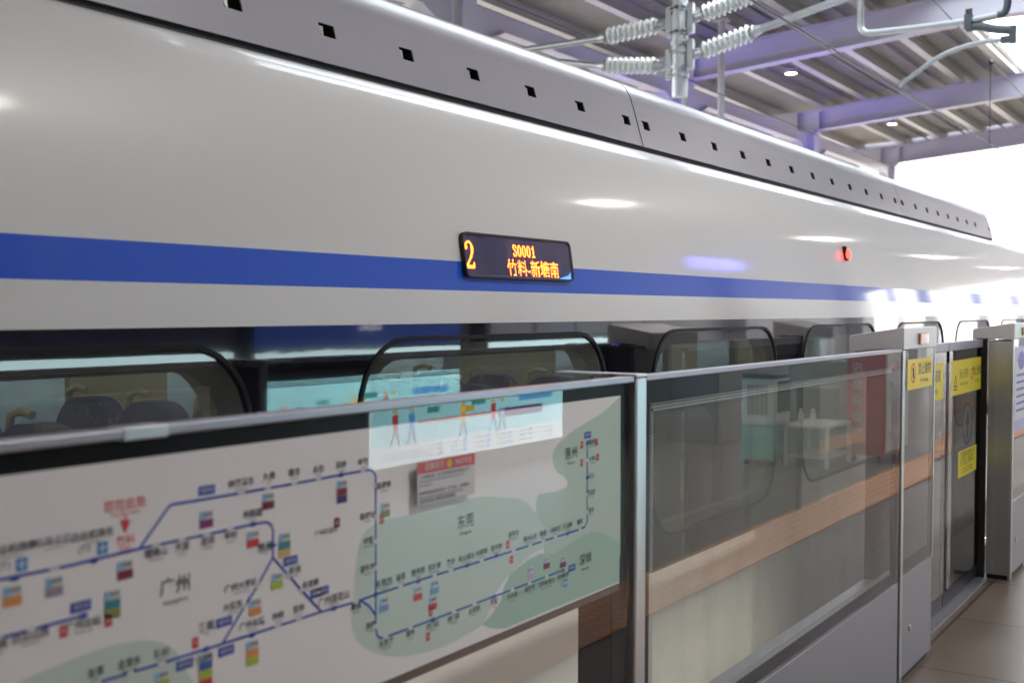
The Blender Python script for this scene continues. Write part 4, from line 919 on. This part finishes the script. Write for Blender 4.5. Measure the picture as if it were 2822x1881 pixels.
# ================================================================== OVERHEAD LINE
YM = 14.2
t = thing('cantilever_mast', 'galvanised drop post with porcelain insulators and steady arm for the overhead line', 'overhead line support', (6.69, YM, 4.58))
MB().tube([(6.69, YM, 4.58), (6.69, YM, 7.72)], .105, n=20).build('drop_post', GALV, t, smooth=40)
def insulator(a, b):
    """ribbed porcelain body between two points, with metal end fittings"""
    a = Vector(a); b = Vector(b); d = b - a; L_ = d.length
    pts, rs = [], []
    N = 9
    for i in range(N):
        for fr, r in ((.05, .062), (.28, .112), (.42, .122), (.56, .112), (.80, .064)):
            pts.append(a + d * (.13 + .74 * (i + fr) / N)); rs.append(r)
    m_ = MB().tube(pts, rs, 0, 20); ins = m_.build('insulator', PORC, t, smooth=50)
    MB().tube([a, a + d * .10, a + d * .105, a + d * .13], [.045, .072, .085, .085], 0, 14).build('end_fitting', GALV, ins, smooth=40)
    MB().tube([b - d * .13, b - d * .09, b - d * .085, b], [.09, .09, .076, .055], 0, 14).build('end_fitting', GALV, ins, smooth=40)
def clamp(z, s_):
    m_ = MB()
    for zz in (z - .16, z + .16): m_.tube([(6.69, YM, zz - .03), (6.69, YM, zz + .03)], .125, n=20)
    m_.box(6.69 + s_ * .12, 6.69 + s_ * .20, YM - .04, YM + .04, z - .2, z + .2).box(6.69 + s_ * .20, 6.69 + s_ * .27, YM - .02, YM + .02, z - .06, z + .06)
    for zz in (z - .16, z + .16): m_.tube([(6.69 + s_ * .10, YM - .17, zz), (6.69 + s_ * .10, YM + .17, zz)], .018, n=8)
    m_.build('clamp', GALV, t, smooth=40)
for z, s_ in ((5.14, -1), (5.62, -1), (5.60, 1), (5.03, 1)): clamp(z, s_)
arms = [((6.46, YM, 5.14), (5.55, YM, 5.345), (2.85, YM, 5.93)), ((6.46, YM, 5.63), (5.55, YM, 5.83), (3.9, YM, 6.17)),
        ((6.92, YM, 5.60), (7.95, YM, 5.53), (10.3, YM, 5.52)), ((6.92, YM, 5.03), (7.95, YM, 5.15), (9.7, YM, 5.50))]
for a, b_, c_ in arms:
    insulator(a, b_); MB().tube([b_, c_], .048, n=12).build('arm_tube', GALV, t, smooth=40)
MB().tube(spline([(4.25, YM, 5.62), (4.25, YM, 5.35), (4.245, YM, 5.20), (4.20, YM, 5.135), (4.10, YM, 5.11), (3.6, YM, 5.10), (3.02, YM, 5.10), (2.66, YM, 5.125)], 5), .038, n=12).build('registration_tube', GALV, t, smooth=60)
DGL = mat('dark_fitting', (.10, .12, .13), .45, metal=.6)
MB().tube(spline([(2.66, YM, 5.125), (2.58, YM, 5.15), (2.555, YM, 5.30), (2.60, YM, 5.6), (2.85, YM, 5.93)], 5), .042, n=10).box(2.94, 3.02, YM - .06, YM + .06, 5.0, 5.17).tube([(2.96, YM, 5.16), (2.96, YM, 5.24)], .02).tube([(3.0, YM, 5.16), (3.0, YM, 5.24)], .02).build('elbow', DGL, t, smooth=50)
MB().tube(spline([(3.0, YM, 5.02), (2.85, YM, 5.02), (2.7, YM, 4.97), (2.5, YM, 4.93)], 4), .05, n=8).box(2.46, 2.53, YM - .04, YM + .04, 4.78, 4.98).box(2.53, 2.62, YM - .03, YM + .03, 4.79, 4.87).build('steady_bracket', DGL, t, smooth=50)
MB().tube(spline([(2.60, YM, 4.83), (2.8, YM, 4.835), (3.06, YM, 4.80), (3.35, YM, 4.70), (3.74, YM, 4.45)], 6), .028, n=10).tube([(3.68, YM, 4.50), (3.76, YM, 4.40)], .04, n=8).build('steady_arm', GALV, t, smooth=60)
def wire(pts, r, label, name='contact_wire'):
    return tag(MB().tube(pts, r, n=8).build(name, WIRE, None, tuple(pts[0]), smooth=60), label, 'cable')
wire([(3.75, -40, 4.37), (3.75, 14.2, 4.37), (3.75, 120, 4.37)], .011, 'dark contact wire running above the train roof')
wire([(3.75, -40, 5.75), (3.75, 14.2, 5.85), (3.75, 25, 5.52), (3.75, 45, 5.5), (3.75, 62, 5.85), (3.75, 120, 5.7)], .009, 'thin messenger wire above the contact wire', 'messenger_wire')
wire([(8.9, -40, 5.75), (8.9, 14.2, 5.95), (8.9, 45, 5.6), (8.9, 120, 5.8)], .010, 'thin messenger wire over the farther track', 'messenger_wire')
wire([(6.2, -40, 6.3), (6.2, 20, 6.05), (6.2, 62, 6.25), (6.2, 120, 6.0)], .010, 'thin return wire strung between the two tracks', 'return_wire')
for i, y in enumerate((8.0, 19.5, 29.0, 38.0)):
    zt = 5.66 if y < 24 else 5.5
    d_ = MB().tube([(3.75, y, 4.375), (3.75, y, zt)], .007, n=6).sphere((3.75, y, zt), .045).sphere((3.75, y, 4.385), .022).build('dropper', WIRE, None, (3.75, y, 4.375), smooth=60)
    tag(d_, ['thin dropper wire above the near end of the train roof', 'thin dropper with a dark clip ball that hangs to the contact wire', 'thin dropper wire behind the clip ball one', 'farthest thin dropper wire of the overhead line'][i], 'dropper', 'droppers of the overhead line')

# far portal frames beyond the canopy
for i, y in enumerate((75., 110.)):
    t = thing('line_portal', ['pale steel portal over the tracks beyond the canopy, nearer one', 'pale steel portal over the tracks beyond the canopy, farther one'][i], 'gantry', (10, y, -1.25), 'portals over the open tracks')
    for X in (.5, 24.5): MB().box(X - .2, X + .2, y - .2, y + .2, -1.25, 9.0).build('leg', CANW, t)
    m_ = MB()
    for z in (7.7, 8.9): m_.box(.5, 24.5, y - .06, y + .06, z - .05, z + .05)
    for k in range(7): m_.box(.9 + k * 3.8, 1.0 + k * 3.8, y - .04, y + .04, 7.75, 8.85)
    m_.build('crossbeam', CANW, t)

# ================================================================== PASSENGERS
SKIN = mat('skin', (.50, .30, .20), .5); HAIR = mat('black_hair', (.012, .010, .009), .5, bump=.3, bump_scale=60); SH1 = mat('shirt_grey', (.16, .16, .18), .8)
def passenger(X, y, s_, label, zs=.47):
    """seated figure facing along y in direction s_"""
    t = thing('person', label, 'person', (X, y, zs), 'passengers seated in the train')
    P3 = lambda x, f, z: (-(x), s_ * f, z)
    V = [P3(0, 0, .10), P3(0, -.02, .28), P3(0, -.04, .50), P3(0, -.02, .60), P3(0, .01, .70), P3(0, .025, .80),   # pelvis .. head
         P3(.19, -.03, .53), P3(.24, .06, .30), P3(.16, .28, .22), P3(-.19, -.03, .53), P3(-.24, .06, .30), P3(-.16, .28, .22),
         P3(.10, .02, .08), P3(.11, .45, .08), P3(.11, .42, -.36), P3(.11, .54, -.42), P3(-.10, .02, .08), P3(-.11, .45, .08), P3(-.11, .42, -.36), P3(-.11, .54, -.42), P3(.08, .36, .22), P3(-.08, .36, .22)]
    E_ = [(0, 1), (1, 2), (2, 3), (3, 4), (4, 5), (2, 6), (6, 7), (7, 8), (8, 20), (2, 9), (9, 10), (10, 11), (11, 21), (0, 12), (12, 13), (13, 14), (14, 15), (0, 16), (16, 17), (17, 18), (18, 19)]
    rad = [.13, .13, .14, .055, .085, .082, .065, .045, .035, .065, .045, .035, .09, .065, .045, .04, .09, .065, .045, .04, .035, .035]
    me = bpy.data.meshes.new('body'); me.from_pydata(V, E_, []); me.materials.append(SKIN)
    ob = bpy.data.objects.new('body', me); C.objects.link(ob); ob.parent = t
    sk = ob.modifiers.new('skin', 'SKIN'); sd_ = ob.modifiers.new('sub', 'SUBSURF'); sd_.levels = 2; sd_.render_levels = 2
    if not me.skin_vertices: 
        bm = bmesh.new(); bm.from_mesh(me); bm.verts.layers.skin.verify(); bm.to_mesh(me); bm.free()
    for v, r in zip(me.skin_vertices[0].data, rad): v.radius = (r, r)
    me.skin_vertices[0].data[0].use_root = True
    ob.modifiers['skin'].use_smooth_shade = True
    h = MB().sphere((X, y + s_ * .005, zs + .785), (.094, .108, .105), n=18, m=12).sphere((X, y - s_ * .035, zs + .72), (.088, .075, .10), n=16, m=10)
    h.build('hair', HAIR, t, smooth=80)
    f = MB().sphere((X, y + s_ * .115, zs + .735), (.014, .02, .022)).sphere((X - .035, y + s_ * .098, zs + .765), .012).sphere((X + .035, y + s_ * .098, zs + .765), .012)
    f.build('face_features', SKIN, t, smooth=60)
    c = MB(); secs = [(.02, .17, .14), (.25, .165, .135), (.45, .19, .12), (.56, .15, .09), (.61, .07, .07)]
    n = 18; vv = []
    for z, rx, ry in secs: vv += [(X + rx * math.cos(2 * math.pi * k / n), y - s_ * .025 + ry * math.sin(2 * math.pi * k / n), zs + z) for k in range(n)]
    c.add(vv, [(i * n + k, i * n + (k + 1) % n, (i + 1) * n + (k + 1) % n, (i + 1) * n + k) for i in range(len(secs) - 1) for k in range(n)])
    c.build('shirt', SH1, t, smooth=60, closed=False)
passenger(2.93, 2.02, -1, 'dark haired passenger seen through the leftmost train window, only the crown of the head showing')
passenger(2.93, 3.92, -1, 'dark haired passenger in the middle of the second train window')
passenger(3.9, 4.55, -1, 'dark haired passenger at the right of the second train window, across the aisle')
